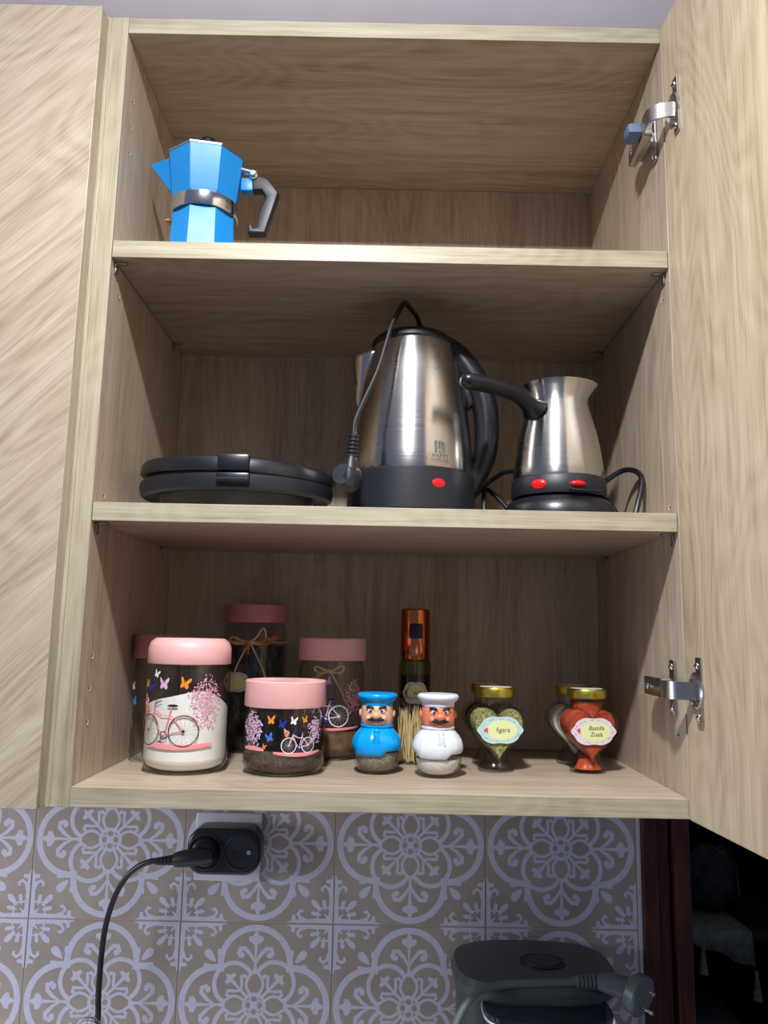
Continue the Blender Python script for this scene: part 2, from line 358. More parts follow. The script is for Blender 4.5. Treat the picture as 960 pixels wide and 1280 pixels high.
def tile_print():
    p = Print()
    def rot(q, k):
        c, s_ = [(1, 0), (0, 1), (-1, 0), (0, -1)][k]; return (q[0] * c - q[1] * s_, q[0] * s_ + q[1] * c)
    for k in range(4):
        R_ = lambda pts: [rot(q, k) for q in pts]
        # outer lobe
        p.line(R_([(0.228 * cos(t), -0.252 - 0.222 * sin(t)) for t in [-0.22 + (pi + 0.44) * i / 22 for i in range(23)]]), 0.040)
        # inner quatrefoil (on the diagonal)
        p.line(R_([(-0.128 + 0.128 * cos(t), -0.137 + 0.128 * sin(t)) for t in [radians(122) + radians(206) * i / 16 for i in range(17)]]), 0.028)
        # petal outline
        for sg in (-1, 1):
            p.line(R_([(sg * (0.003 + 0.052 * sin(pi * (.17 + .83 * i / 12))), -0.070 - 0.145 * i / 12) for i in range(13)]), 0.018)
        # fleur inside the lobe
        p.line(R_([(0, -0.19), (0, -0.30), (0, -0.40)]), [0.022, 0.014, 0.026])
        p.fan(rot((0, -0.41), k), R_([(-0.02, -0.375), (-0.05, -0.395), (-0.048, -0.42), (-0.02, -0.425), (-0.012, -0.445), (0, -0.46), (0.012, -0.445), (0.02, -0.425), (0.048, -0.42), (0.05, -0.395), (0.02, -0.375)]))
        for sg in (-1, 1):
            p.line(R_([(sg * x, y) for x, y in [(0.005, -0.26), (0.03, -0.305), (0.07, -0.345), (0.10, -0.345), (0.112, -0.315), (0.095, -0.295)]]), [0.012, 0.022, 0.03, 0.032, 0.028, 0.024])
            p.ell(*rot((sg * 0.09, -0.305), k), 0.019, n=10)
        # little fleur on the diagonal
        d = sqrt(.5)
        def dg(a, b): return rot((-(a) * d + b * d, -(a) * d - b * d), k)
        p.line([dg(0.07, 0), dg(0.15, 0), dg(0.235, 0)], [0.02, 0.016, 0.03])
        p.fan(dg(0.235, 0), [dg(.21, -.014), dg(.215, -.042), dg(.236, -.042), dg(.243, -.014), dg(.268, 0), dg(.243, .014), dg(.236, .042), dg(.215, .042), dg(.21, .014)])
        for sg in (-1, 1): p.line([dg(0.125, 0.004 * sg), dg(0.155, 0.035 * sg), dg(0.185, 0.062 * sg), dg(0.17, 0.085 * sg), dg(.155, .075 * sg)], [0.012, 0.02, 0.022, 0.022, 0.02])
        # leaves sprouting outwards on the diagonal
        for b, L_, W_ in ((0, 0.10, 0.07),): p.drop(*dg(0.37, 0), atan2(*reversed([dg(1, 0)[0] - dg(0, 0)[0], dg(1, 0)[1] - dg(0, 0)[1]])), L_, W_)
        for sg in (-1, 1):
            a_ = dg(1, 0.75 * sg); p.drop(*dg(0.345, 0.02 * sg), atan2(a_[1], a_[0]), 0.085, 0.032)
        # centre ring
        # quarter of the corner star: thick arms along the tile edges
        c0 = (-0.5, -0.5)
        for sw in (0, 1):
            q = (lambda a, b: rot((c0[0] + a, c0[1] + b), k)) if sw == 0 else (lambda a, b: rot((c0[0] + b, c0[1] + a), k))
            p.poly([q(0.0, 0), q(0.30, 0), q(0.30, 0.006), q(0.275, 0.012), q(0.27, 0.05), q(0.25, 0.048), q(0.245, 0.02), q(0.12, 0.026), q(0.0, 0.03)])
            p.line([q(0.17, 0.02), q(0.215, 0.03), q(0.232, 0.055), q(0.215, 0.078), q(0.197, 0.07)], [0.012, 0.02, 0.02, 0.02, 0.018])
            p.drop(*q(0.075, 0.05), atan2(q(1, .18)[1] - q(0, 0)[1], q(1, .18)[0] - q(0, 0)[0]), 0.072, 0.036)
        q = lambda a, b: rot((c0[0] + a, c0[1] + b), k)
        p.drop(*q(0.075, 0.075), atan2(q(1, 1)[1] - q(0, 0)[1], q(1, 1)[0] - q(0, 0)[0]), 0.095, 0.05)
        p.line([q(0.02, 0.10), q(0.09, 0.095), q(0.10, 0.02)], 0.012)
        p.poly([q(0, 0), q(0.03, 0.012), q(0.065, 0.065), q(0.012, 0.03)])
    p.arc(0, 0, 0.068, 0, 2 * pi, 0.020, n=24)
    p.line([(-.02, -.02), (.02, .02)], 0.026); p.line([(-.02, .02), (.02, -.02)], 0.026)
    for k in range(4): p.arc(*rot((0, -0.036), k), 0.026, 0, 2 * pi, 0.012, n=12)
    return p

TS = 0.19; tm = MB(); g_ = 0.0005
bm = bmesh.new(); bmesh.ops.create_cube(bm, size=1)
for v in bm.verts: v.co = Vector((v.co.x * (TS - 2 * g_), v.co.y * 0.006 + 0.003, v.co.z * (TS - 2 * g_)))
bmesh.ops.bevel(bm, geom=[e for e in bm.edges if all(v.co.y < 0.001 for v in e.verts)], offset=0.0006, segments=1, affect='EDGES')
tm.bm(bm)
pr = tile_print(); k_ = TS - 4 * g_
def tfn(x, y, h): return (max(-.5, min(.5, x)) * k_, -0.00006 - h, max(-.5, min(.5, y)) * k_)
pm = pr.mb(tfn, 0.0, 8e-7); n0 = len(tm.f); tm.add(pm.v, pm.f, 1)
tile0 = None
for iz in range(2, -1, -1):
    for ix in range(9):
        cx = -1.007 + TS * ix; cz = -0.501 + TS * iz
        if ix == 8 and False: continue
        if tile0 is None: tile0 = obj('tile', tm, [TILE, TPRINT], wall, smooth=False, merge=False); t = tile0
        else: t = tile0.copy(); COL.objects.link(t); t.parent = wall
        t.location = (cx, WALLY, cz)
        t.rotation_euler = (0, rnd.uniform(-.0015, .0015), 0)
struct(obj('trim_1', MB().box(0.6092, 0.613, WALLY - 0.002, WALLY + 0.0085, -0.60, -0.026), FACE, smooth=False))  # tile edge strip
# door casing right of the tiles, mahogany
cas = MB().box(0.6135, 0.6320, WALLY - 0.012, WALLY + 0.10, -1.5, 1.0, bev=0.002)
cas.box(0.6325, 0.6500, WALLY - 0.004, WALLY + 0.10, -1.5, 1.0, bev=0.003)
cas.box(0.6505, 0.6720, WALLY - 0.014, WALLY + 0.14, -1.5, 1.0, bev=0.003)
struct(obj('trim_2', cas, MAHOG, smooth=False))
struct(obj('trim_3', MB().box(0.93, 1.00, WALLY + 0.20, WALLY + 0.33, -1.5, 1.0, bev=0.003), DARKW, smooth=False))
# dim room beyond the casing, its lack of light put into near-black walls
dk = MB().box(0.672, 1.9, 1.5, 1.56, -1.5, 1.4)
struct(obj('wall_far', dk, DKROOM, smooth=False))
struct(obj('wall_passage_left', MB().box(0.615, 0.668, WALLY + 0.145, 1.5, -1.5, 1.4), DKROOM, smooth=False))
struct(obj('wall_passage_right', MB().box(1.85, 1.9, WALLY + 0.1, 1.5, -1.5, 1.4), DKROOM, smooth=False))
struct(obj('wall_right', MB().box(1.0, 1.9, WALLY + 0.10, WALLY + 0.2, -1.5, 1.55), PLASTER, smooth=False))
struct(obj('wall_over_doorway', MB().box(0.6135, 1.9, WALLY + 0.009, WALLY + 0.1, 1.001, 1.55), PLASTER, smooth=False)).name = 'wall_lintel'
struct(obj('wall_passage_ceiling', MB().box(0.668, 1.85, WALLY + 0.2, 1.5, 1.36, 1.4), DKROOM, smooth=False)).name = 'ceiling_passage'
struct(obj('floor', MB().box(-1.6, 1.9, -2.2, 1.56, -1.56, -1.5), DARKW, smooth=False))
struct(obj('ceiling', MB().box(-1.6, 1.9, -2.2, WALLY + 0.12, 1.55, 1.6), PLASTER, smooth=False))

ct = thing('worktop', 'pale kitchen worktop running under the tiled wall', 'worktop', (0, 0, -0.6))
obj('worktop_slab', MB().box(-1.11, 0.60, -0.30, WALLY, -0.035, 0.0, bev=0.002), COUNTER, ct)
obj('base_cabinet', MB().box(-1.11, 0.60, -0.27, WALLY, -0.90, -0.0352), W_DOOR_R, ct, smooth=False)

# ------------------------------------------------------------------ open wall cabinet
cab = thing('wall_cabinet', 'open oak-effect wall cabinet with three compartments and its door swung right', 'cabinet', (0, 0, 0))
def board(name, x0, x1, y0, y1, z0, z1, face, edge, parent, label=None):
    return obj(name, MB().box(x0, x1, y0, y1, z0, z1, bev=0.0005, mis=lambda n: 1 if n.y < -0.7 else 0), [face, edge], parent, smooth=False, label=label)
YB = D + 0.006
board('side_panel', -T, 0, 0, YB, -T, ZT + T, W_SIDE_L, W_EDGE_V, cab)
board('side_panel', W, W + T, 0, YB, -T, ZT + T, W_SIDE_R, W_EDGE_V, cab)
board('top_panel', 0.0002, W - .0002, 0.0002, YB, ZT, ZT + T - 0.0002, W_TOP, W_EDGE_H, cab)
board('bottom_panel', 0.0002, W - .0002, 0.0002, YB, -T + .0002, 0, W_SHELF, W_EDGE_H, cab)
board('back_panel', 0.0002, W - .0002, D, YB, 0.0005, ZT - .0005, W_BACK, W_BACK, cab)
board('shelf', 0.0008, W - .0008, 0.0005, D - .0005, ZA - T, ZA, W_SHELF, W_EDGE_H, cab)
board('shelf', 0.0008, W - .0008, 0.0005, D - .0005, ZB - T, ZB, W_TOP, W_EDGE_H, cab)
# shelf pins: small brackets under each shelf corner
for z in (ZA - T, ZB - T):
    for x, sx in ((0.0, 1), (W, -1)):
        for y in (0.014, 0.240):
            pin = MB()
            a, b_ = sorted((x + sx * 0.0003, x + sx * 0.0022)); pin.box(a, b_, y - .003, y + .003, z - 0.012, z - 0.0004, bev=0.0005)
            a, b_ = sorted((x + sx * 0.0003, x + sx * 0.0125)); pin.box(a, b_, y - .003, y + .003, z - 0.0022, z - 0.0004, bev=0.0005)
            obj('shelf_pin', pin, HINGE, cab)
# rows of pin holes: pale rims, flat dark discs for the shade inside
for x, sx, y, zs in ((0, 1, 0.029, (0.708, 0.678, 0.648, 0.486, 0.2744, 0.1165, 0.086, 0.0544)), (W, -1, 0.020, (0.5026 - .014, 0.2725, 0.0542))):
    for z in zs:
        h = MB(); n = 12
        ring = [(x + sx * 0.0006, y + 0.0026 * cos(2 * pi * k / n), z + 0.0026 * sin(2 * pi * k / n)) for k in range(n)]
        inn = [(x + sx * 0.0004, y + 0.0017 * cos(2 * pi * k / n), z + 0.0017 * sin(2 * pi * k / n)) for k in range(n)]
        h.add(ring + inn, [(k, (k + 1) % n, n + (k + 1) % n, n + k) for k in range(n)], 0); h.add(inn, [tuple(range(n))], 1)
        obj('pin_hole', h, [WHT, INK], cab, smooth=False)
# the open door: hinged at the right, swung just past square
dv = Vector((0.0765, -1.0, 0)).normalized(); dn = Vector((1.0, 0.0765, 0)).normalized()
ang = atan2(dv.x, -dv.y)
door = obj('door', MB().box(0, T, -0.585, 0.0, -T, ZT + T - 0.001, bev=0.0006, mis=lambda n: 1 if abs(n.y) > .7 or abs(n.z) > .7 else 0), [W_DOOR_R, W_EDGE_V], cab, smooth=False)
door.location = (0.5639, -0.0035, 0); door.rotation_euler = (0, 0, ang)

def hinge(zc, damper):
    root = MB()                                     # cup plate on the door, in cabinet space
    def on_door(s, h, z): q = Vector((0.5639, -0.0035, 0)) + dv * s - dn * h; return (q.x, q.y, z)
    def slab(mb, s0, s1, h0, h1, z0, z1, mi=0, bev=0.0008):
        st = len(mb.v); mb.box(-s1, -s0, h0, h1, z0, z1, mi, bev)
        for i in range(st, len(mb.v)):
            y, h, z = mb.v[i]; mb.v[i] = on_door(-y, h, z)
    n = 28; pl = []
    for k in range(n):                               # waisted plate: wide ears with a round cup bulge
        pass
    slab(root, 0.024, 0.034, 0.0, 0.0022, zc - 0.030, zc + 0.030)
    st = len(root.v)
    cup = MB().lathe([(0.0165, 0.0), (0.0168, 0.0016), (0.0150, 0.0026), (0.0148, 0.0008), (0.0001, 0.0006)], 32, mi=0)
    for v, in zip(cup.v): pass
    for f in cup.f: root.f.append(tuple(i + st for i in f)); root.mi.append(0)
    for v in cup.v: root.v.append(on_door(0.0225 + v[0] * .8, v[2] + 0.0004, zc + v[1]))
    hp = obj('hinge', root, HINGE, cab, label='nickel-plated concealed hinge cup screwed to the door')
    for dz in (-0.0225, 0.0225):
        sc = MB(); c = on_door(0.028, 0.0026, zc + dz)
        sc.sphere(c, 0.0032, 12, sc=(0.5, 1, 1)); sc.box(c[0] - .0020, c[0] - .0016, c[1] - .0022, c[1] + .0022, c[2] - .0004, c[2] + .0004, mi=1)
        obj('screw', sc, [CHROME, INK], hp)
    # mounting plate on the side panel
    mp = MB().box(W - 0.0032, W - 0.0002, 0.018, 0.030, zc - 0.026, zc + 0.026, bev=0.0012)
    mp.box(W - 0.010, W - 0.0030, 0.020, 0.056, zc - 0.0060, zc + 0.0060, bev=0.001)
    obj('mounting_plate', mp, HINGE, hp)
    for dz in (-0.0195, 0.0195):
        sc = MB().sphere((W - 0.0036, 0.024, zc + dz), 0.0036, 12, sc=(0.5, 1, 1)); obj('screw', sc, CHROME, hp)
    # arm: deep box body in the cabinet and slimmer curved link out to the cup
    arm = MB(); hw = 0.0088
    arm.prism([(0.006, W - .020), (0.062, W - .017), (0.062, W - .010), (0.006, W - .010)], zc - hw, zc + hw, 'z', bev=0.0008)
    for i in range(len(arm.v)): x, y, z = arm.v[i]; arm.v[i] = (y, x, z)
    obj('hinge_body', arm, HINGE, hp)
    s2 = MB().sphere((W - .0195, 0.046, zc), 0.0032, 12, sc=(0.5, 1, 1)); obj('screw', s2, CHROME, hp)
    link = MB(); L_ = [Vector((W - .0185, 0.010, zc)), Vector((W - .021, -0.002, zc)), Vector((W - .020, -0.014, zc)), Vector((W - .012, -0.0225, zc)), Vector((W + .001, -0.026, zc))]
    P_ = smooth_path(L_, 5); st = len(link.v); m = len(P_)
    for i, p in enumerate(P_):
        t_ = (P_[min(i + 1, m - 1)] - P_[max(i - 1, 0)]).normalized(); nn = Vector((t_.y, -t_.x, 0)) * 0.0011
        for q in (p + nn, p - nn):
            for zz in (-hw * .9, hw * .9): link.v.append((q.x, q.y, zc + zz))
    for i in range(m - 1):
        a = st + 4 * i; b_ = a + 4; link.f += [(a, a + 1, b_ + 1, b_), (a + 2, b_ + 2, b_ + 3, a + 3), (a, b_, b_ + 2, a + 2), (a + 1, a + 3, b_ + 3, b_ + 1)]; link.mi += [0] * 4
    link.f += [(st, st + 2, st + 3, st + 1)]; e_ = st + 4 * (m - 1); link.f += [(e_, e_ + 1, e_ + 3, e_ + 2)]; link.mi += [0, 0]
    obj('hinge_arm', link, HINGE, hp)
    if damper:
        dm = MB().prism([(0.004, -.007), (0.010, .0065), (0.026, .0065), (0.026, -.007)], W - 0.0345, W - 0.0185, 'x', bev=0.0035)
        for i in range(len(dm.v)): x, y, z = dm.v[i]; dm.v[i] = (x, y, z + zc + .002)
        obj('damper', dm, SILVERB, hp)
hinge(0.098, False); hinge(0.672, True)

# ------------------------------------------------------------------ closed neighbour cabinet on the left
nb = thing('wall_cabinet', 'closed oak-effect wall cabinet with swirling grain at the left edge', 'cabinet', (-0.32, 0, 0))
X0 = 0.32
board('side_panel', -0.0362 + X0, -0.0182 + X0, 0, YB, -T, ZT + T, W_SIDE_L, W_EDGE_V, nb)
board('side_panel', -0.60 + X0, -0.582 + X0, 0, YB, -T, ZT + T, W_SIDE_L, W_EDGE_V, nb)
board('top_panel', -0.5818 + X0, -0.0364 + X0, 0, YB, ZT, ZT + T, W_SHELF, W_EDGE_H, nb)
board('bottom_panel', -0.5818 + X0, -0.0364 + X0, 0, YB, -T, 0, W_SHELF, W_EDGE_H, nb)
board('back_panel', -0.5818 + X0, -0.0364 + X0, D, YB, .0003, ZT - .0003, W_BACK, W_BACK, nb)
obj('door', MB().box(-0.598 + X0, -0.0212 + X0, -0.0200, -0.0015, -T + 0.002, ZT + T - 0.004, bev=0.0006, mis=lambda n: 1 if abs(n.x) > .7 else 0), [W_DOOR_L, W_EDGE_V], nb, smooth=False)

# ------------------------------------------------------------------ top shelf: moka pot
def moka():
    t = thing('moka_pot', 'bright blue octagonal stovetop moka pot on the top shelf', 'coffee pot', (0.0730, 0.074, ZB), 0.0)
    oc = lambda ph: (lambda a: cos(pi / 8) / cos(((a - ph) % (pi / 4)) - pi / 8))
    sh = oc(pi / 8 - radians(12)); n = 8
    def octa(prof, mb, mi=0):
        o = len(mb.v)
        for r, z in prof:
            for k in range(8):
                a = -radians(12) + k * pi / 4 + pi / 8 * 0; mb.v.append((r * cos(a), r * sin(a), z))
        for i in range(len(prof) - 1):
            for k in range(8): mb.f.append((o + i * 8 + k, o + i * 8 + (k + 1) % 8, o + (i + 1) * 8 + (k + 1) % 8, o + (i + 1) * 8 + k)); mb.mi.append(mi)
        mb.f.append(tuple(o + k for k in reversed(range(8)))); mb.f.append(tuple(o + (len(prof) - 1) * 8 + k for k in range(8))); mb.mi += [mi, mi]
    base = MB(); octa([(0.0365, 0.0), (0.0378, 0.002), (0.0355, 0.060), (0.0350, 0.0635)], base); obj('water_chamber', base, BLUE, t, angle=20)
    band = MB().lathe([(0.0001, .0640), (0.0365, 0.0640), (0.0374, 0.0655), (0.0376, 0.0790), (0.0362, 0.0810), (.0001, .0810)], 48); obj('metal_collar', band, CHROME, t)
    up = MB(); octa([(0.0368, 0.0808), (0.0376, 0.0830), (0.0430, 0.1300), (0.0434, 0.1320)], up); obj('upper_chamber', up, BLUE, t, angle=20)
    lid = MB(); octa([(0.0440, 0.1321), (0.0440, 0.1340), (0.0400, 0.1372), (0.0100, 0.1420)], lid); obj('lid', lid, CHROME, t, angle=15)
    kb = MB().lathe([(0.0001, .1418), (0.006, 0.1418), (0.0058, 0.146), (0.0095, 0.150), (0.0100, 0.158), (0.0085, 0.161), (0.0001, 0.1612)], 24); obj('lid_knob', kb, BLACK, t)
    # V spout at the left
    sp = MB(); A = [(-0.036, -0.013, 0.1315), (-0.036, 0.013, 0.1315), (-0.0640, 0.0, 0.1300), (-0.0365, -0.003, 0.0940), (-0.0365, 0.003, 0.0940)]
    sp.add(A, [(0, 2, 3), (1, 4, 2), (0, 1, 2), (3, 2, 4), (0, 3, 4, 1)]); obj('spout', sp, BLUE, t, smooth=False)
    v = MB(); v.tube([(-0.0320, -0.014, 0.0530), (-0.0365, -0.016, 0.0530)], 0.0033, 8); v.tube([(-0.0365, -0.016, 0.053), (-0.0390, -0.0168, 0.053)], 0.002, 8); obj('safety_valve', v, BRASS, t)
    lug = MB().box(0.040, 0.054, -0.0055, 0.0055, 0.098, 0.1135, bev=0.0015); obj('handle_lug', lug, BLUE, t)
    hg = MB().tube([(0.041, -.0075, .121), (0.054, -.0075, 0.1175)], 0.0035, 10); hg.sphere((0.0545, -0.0065, 0.1165), 0.0062, 14, sc=(1, .7, 1)); hg.tube([(0.054, -.011, .1165), (.054, .011, .1165)], .003, 10); obj('lid_hinge', hg, CHROME, t)
    hd = MB().prism([(0.052, 0.1120), (0.062, 0.1155), (0.0705, 0.1120), (0.0830, 0.0960), (0.0700, 0.0470), (0.0510, 0.0470), (0.0505, 0.0575), (0.0545, 0.0575), (0.0565, 0.0525), (0.0605, 0.0545), (0.0615, 0.0700), (0.0690, 0.0905), (0.0640, 0.0985), (0.0540, 0.0980)], -0.0065, 0.0065, 'y', bev=0.0018)
    obj('handle', hd, BLACK_M, t)
    p = Print(); p.text('IMC', 0, 0, 0.0032); 
    decal('engraved_mark', p, on_cyl(0.0377, 0.0730, radians(14)), P_GREY, t, base=3e-4, label='small grey engraving on the collar')
moka()

# ------------------------------------------------------------------ middle shelf: waffle maker
def waffle():
    t = thing('waffle_maker', 'low oval black waffle maker lying on the middle shelf', 'waffle maker', (0.1195, 0.1035, ZA), radians(1))
    n = 72; K = dict(sx=0.975, sy=0.765)
    rad = lambda a: 1.0 + 0.010 * cos(4 * a)
    lo = MB().lathe([(0.001, 0.0200), (0.0960, 0.0205), (0.1010, 0.0190), (0.1050, 0.0215), (0.1066, 0.0300), (0.1060, 0.0352), (0.1040, 0.0362), (0.001, 0.0362)], n, shape=rad, **K)
    obj('lower_shell', lo, BLACK_M, t)
    pl = MB().lathe([(0.001, 0.0030), (0.074, 0.0030), (0.079, 0.0050), (0.0860, 0.0205), (0.001, 0.0206)], n, **K); obj('underside_pan', pl, BLACK, t)
    hl = MB().lathe([(0.001, 0.0362), (0.1015, 0.0362), (0.1015, 0.0385), (0.001, 0.0385)], n, shape=rad, **K); obj('seal', hl, INK, t)
    up = MB().lathe([(0.001, 0.0), (0.1045, 0.0), (0.1066, 0.0018), (0.1062, 0.0110), (0.1030, 0.0150), (0.0930, 0.0175), (0.050, 0.0205), (0.001, 0.0210)], n, shape=rad, **K)
    u = obj('lid_shell', up, BLACK, t, loc=(0, 0, 0.0388)); u.rotation_euler = (radians(1.0), radians(2.0), 0)
    for a in (45, 135, 225, 315):
        ft = MB().lathe([(0.0001, 0.0002), (0.007, 0.0002), (0.008, 0.0012), (0.0080, 0.0032), (.0001, .0032)], 16, c=(0.066 * cos(radians(a)), 0.050 * sin(radians(a)), 0)); obj('foot', ft, RUBBER, t)
    lt = MB().box(-0.0070, 0.0250, -0.0850, -0.0760, 0.0372, 0.0545, bev=0.0022); obj('lid_handle', lt, BLACK, t)
    l2 = MB().box(-0.0075, 0.0255, -0.0840, -0.0750, 0.0245, 0.0358, bev=0.0018); l2.tube([(-.0072, -.0848, .0282), (.0252, -.0848, .0282)], 0.0022, 10); obj('latch', l2, BLACK, t)
waffle()

# ------------------------------------------------------------------ kettle
KY = 0.112
def kettle():
    t = thing('electric_kettle', 'brushed steel electric kettle with black base, its plug hung over the lid', 'kettle', (0.3065, KY, ZA))
    prof = [(0.0672, 0.0520), (0.0678, 0.0535), (0.0674, 0.070), (0.0656, 0.095), (0.0622, 0.122), (0.0582, 0.150), (0.0533, 0.176), (0.0478, 0.195), (0.0450, 0.2025)]
    body = MB().lathe(prof, 96, c=(0.0045, 0, 0), shape=None)
    for i, v in enumerate(body.v):                       # top leans slightly left as the tapered body does
        x, y, z = v; body.v[i] = (x - 0.000, y, z)
    obj('steel_body', body, STEEL, t)
    # beak spout at left
    sp = MB(); rows = 12
    tip = []
    for i in range(rows + 1):
        f_ = i / rows; z = 0.128 + 0.064 * f_
        half = 0.003 + 0.024 * f_; out = -0.0570 - 0.0085 * f_ ** 0.8; xin = -0.0540 + 0.013 * f_
        sp.v += [(xin + 0.012, -half, z), (out + 0.004, -half * .42, z), (out, 0, z + 0.001), (out + 0.004, half * .42, z), (xin + 0.012, half, z)]
    for i in range(rows):
        for j in range(4): a = i * 5 + j; sp.f.append((a, a + 1, a + 6, a + 5)); sp.mi.append(0)
    so = obj('spout', sp, STEEL, t, angle=60); md = so.modifiers.new('thickness', 'SOLIDIFY'); md.thickness = 0.0010
    base = MB().lathe([(0.0001, .0062), (0.0690, 0.0062), (0.0712, 0.0080), (0.0708, 0.0300), (0.0700, 0.0500), (0.0685, 0.0518), (0.0001, 0.0518)], 80, c=(0.004, 0, 0)); obj('base_collar', base, BLACK_M, t)
    pb = MB().lathe([(0.0001, 0.0003), (0.0640, 0.0003), (0.0680, 0.0020), (0.0685, 0.0040), (0.0650, 0.0060), (0.0001, 0.0060)], 64, c=(0.002, 0, 0)); obj('power_base', pb, SILVERB, t, label='blue-grey power base rim')
    a = radians(24); sw = MB(); sw.sphere((0, 0, 0), 0.0092, 20, sc=(1, 0.28, 0.75)); sw.tf(Matrix.Translation((0.002 + 0.0695 * sin(a), -0.0695 * cos(a), 0.0345)) @ Matrix.Rotation(a, 4, 'Z') @ Matrix.Rotation(-0.08, 4, 'X')); obj('power_switch', sw, RED, t, label='red oval power switch')
    lid = MB().lathe([(0.0001, .2005), (0.0460, 0.2005), (0.0472, 0.2030), (0.0462, 0.2075), (0.0400, 0.2130), (0.020, 0.2165), (0.0001, 0.2170)], 64, c=(0.004, 0, 0)); obj('lid', lid, BLACK_M, t)
    # black handle on the right
    hp = smooth_path([(0.026, -0.002, 0.2060), (0.040, -.003, 0.2040), (0.0600, -0.004, 0.1860), (0.0780, -0.005, 0.1560), (0.0865, -0.006, 0.1230), (0.0860, -.006, 0.0830), (0.0780, -.005, 0.0560), (0.0665, -.003, 0.0330)], 6)
    m = len(hp); rads = [0.0105 + 0.0040 * sin(pi * min(1, i / (m * .9))) for i in range(m)]
    h = MB().tube(hp, rads, 16, flat=1.1); obj('handle', h, BLACK, t)
    br = MB().prism([(0.040, 0.204), (0.056, 0.196), (0.073, 0.170), (0.078, 0.140), (0.0660, 0.128), (0.0600, 0.150), (0.0500, 0.180), (0.044, 0.195)], -0.012, 0.004, 'y', bev=0.003); obj('handle_bracket', br, BLACK, t)
    lp = MB().box(-0.014, 0.026, -0.013, 0.013, 0.2150, 0.2215, bev=0.002); obj('lid_lever', lp, BLACK_M, t)
    # cord draped over the lid, plug hanging at the left front
    K = lambda x, y, z: (x - 0.3065, y - KY, z - ZA)
    cp = smooth_path([K(.318, .112, .4935), K(.3135, .098, .4990), K(.303, .082, .5045), K(.2985, .070, .5020), K(.2925, .061, .4880), K(.2855, .0545, .4700), K(.2805, .050, .4500), K(.2715, .043, .4150), K(.2580, .0375, .3800), K(.2500, .034, .3580), K(.2490, .031, .3420)], 7)
    obj('power_cord', MB().tube(cp, 0.0027, 10), RUBBER, t, label='black cord draped over the lid and down the front')
    cp2 = smooth_path([K(.318, .112, .4935), K(.322, .128, .497), K(.330, .150, .4960), K(.338, .176, .4780), K(.345, .190, .430), K(.352, .196, .36), K(.358, .200, .30), K(.366, .190, .2670), K(.376, .160, .2668), K(.372, .120, .2668)], 6)
    obj('power_cord', MB().tube(cp2, 0.0027, 10), RUBBER, t)
    pp = MB(); pz = [(0.0055, .3420), (0.0062, .3415)]
    sr = MB()
    for i in range(6): sr.tube([K(.2488 - .0004 * i, .031 - .0004 * i, .3425 - .0042 * i), K(.2488 - .0004 * i, .031 - .0004 * i, .3400 - .0042 * i)], 0.0052 + .0002 * i, 12)
    sr.tube([K(.249, .031, .343), K(.2465, .0285, .3150)], 0.0040, 10)
    g = obj('strain_relief', sr, BLACK_M, t)
    pb = MB(); pb.tube([K(.2472, .029, .3180), K(.2466, .0275, .3080), K(.2455, .0265, .2960), K(.2450, .026, .2870)], [.0062, .0085, .0100, .0085], 16, flat=.9)
    pb.tube([K(.2385, .0200, .3000), K(.2405, .0260, .2990), K(.2440, .0360, .2980)], [.0105, .0150, .0155], 24); pl = obj('plug', pb, BLACK_M, t, label='black round two-pin plug')
    for dz in (-.007, .007):
        obj('plug_pin', MB().tube([K(.2440, .036 + dz * .3, .299 + dz), K(.2390, .0500 + dz * .3, .297 + dz)], .0019, 8), CHROME, pl)
    K = lambda x, y, z: (x - 0.3065, y - KY, z - ZA)
    c3 = [K(.432, .150, .3330), K(.418, .142, .3290), K(.402, .134, .3180), K(.390, .128, .3060), K(.3800, .122, .2930), K(.3790, .120, .2700)]
    obj('power_cord', MB().tube(smooth_path(c3, 7), 0.0028, 10), RUBBER, t)
    c4 = [K(.372, .120, .2668), K(.375, .124, .2870), K(.386, .130, .3040), K(.396, .134, .3080), K(.403, .128, .3030), K(.413, .122, .2920), K(.421, .116, .2800), K(.428, .112, .2700)]
    obj('power_cord', MB().tube(smooth_path(c4, 7), 0.0028, 10), RUBBER, t)
    c5 = [K(.392, .110, .2668), K(.3925, .118, .2900), K(.3945, .134, .3180), K(.3955, .148, .3500)]
    obj('power_cord', MB().tube(smooth_path(c5, 7), 0.0028, 10), RUBBER, t)
    # printed emblem and words low on the right of the body
    Rf = 0.0668; pr = Print()
    e = 0.0062
    pr.poly([(-.0062, -.001), (-.0035, -.001), (-.0035, .012), (-.0062, .012)])
    pr.poly([(.0012, .003), (.0012, .012), (-.0016, .012), (-.0016, .003)]); pr.poly([(.0030, .0095), (.0055, .0070), (.0055, -.001), (.0030, -.001)]); pr.poly([(-.0016, .0045), (.0055, .0045), (.0055, .0065), (-.0016, .0065)])
    pr.poly([(.0012, .0125), (.0055, .0095), (.0055, .0070), (.0012, .0100)]); pr.poly([(-.0014, -.001), (-.0014, .0015), (.0015, .0015), (.0015, -.001)])
    fn0 = on_cyl(Rf, 0.0675, radians(24)); fn = lambda u, v, h: tuple(Vector(fn0(u, v, h)) + Vector((0.0045, 0, 0)))
    decal('printed_emblem', pr, fn, P_GREY, t, base=1.0e-3)
    px = Print(); px.text('HAPPY', 0, -0.0042, 0.0056, 1.2); px.text('HOUSE', 0, -0.0090, 0.0056, 1.2)
    decal('printed_words', px, fn, P_GREY, t, base=1.2e-3)
kettle()

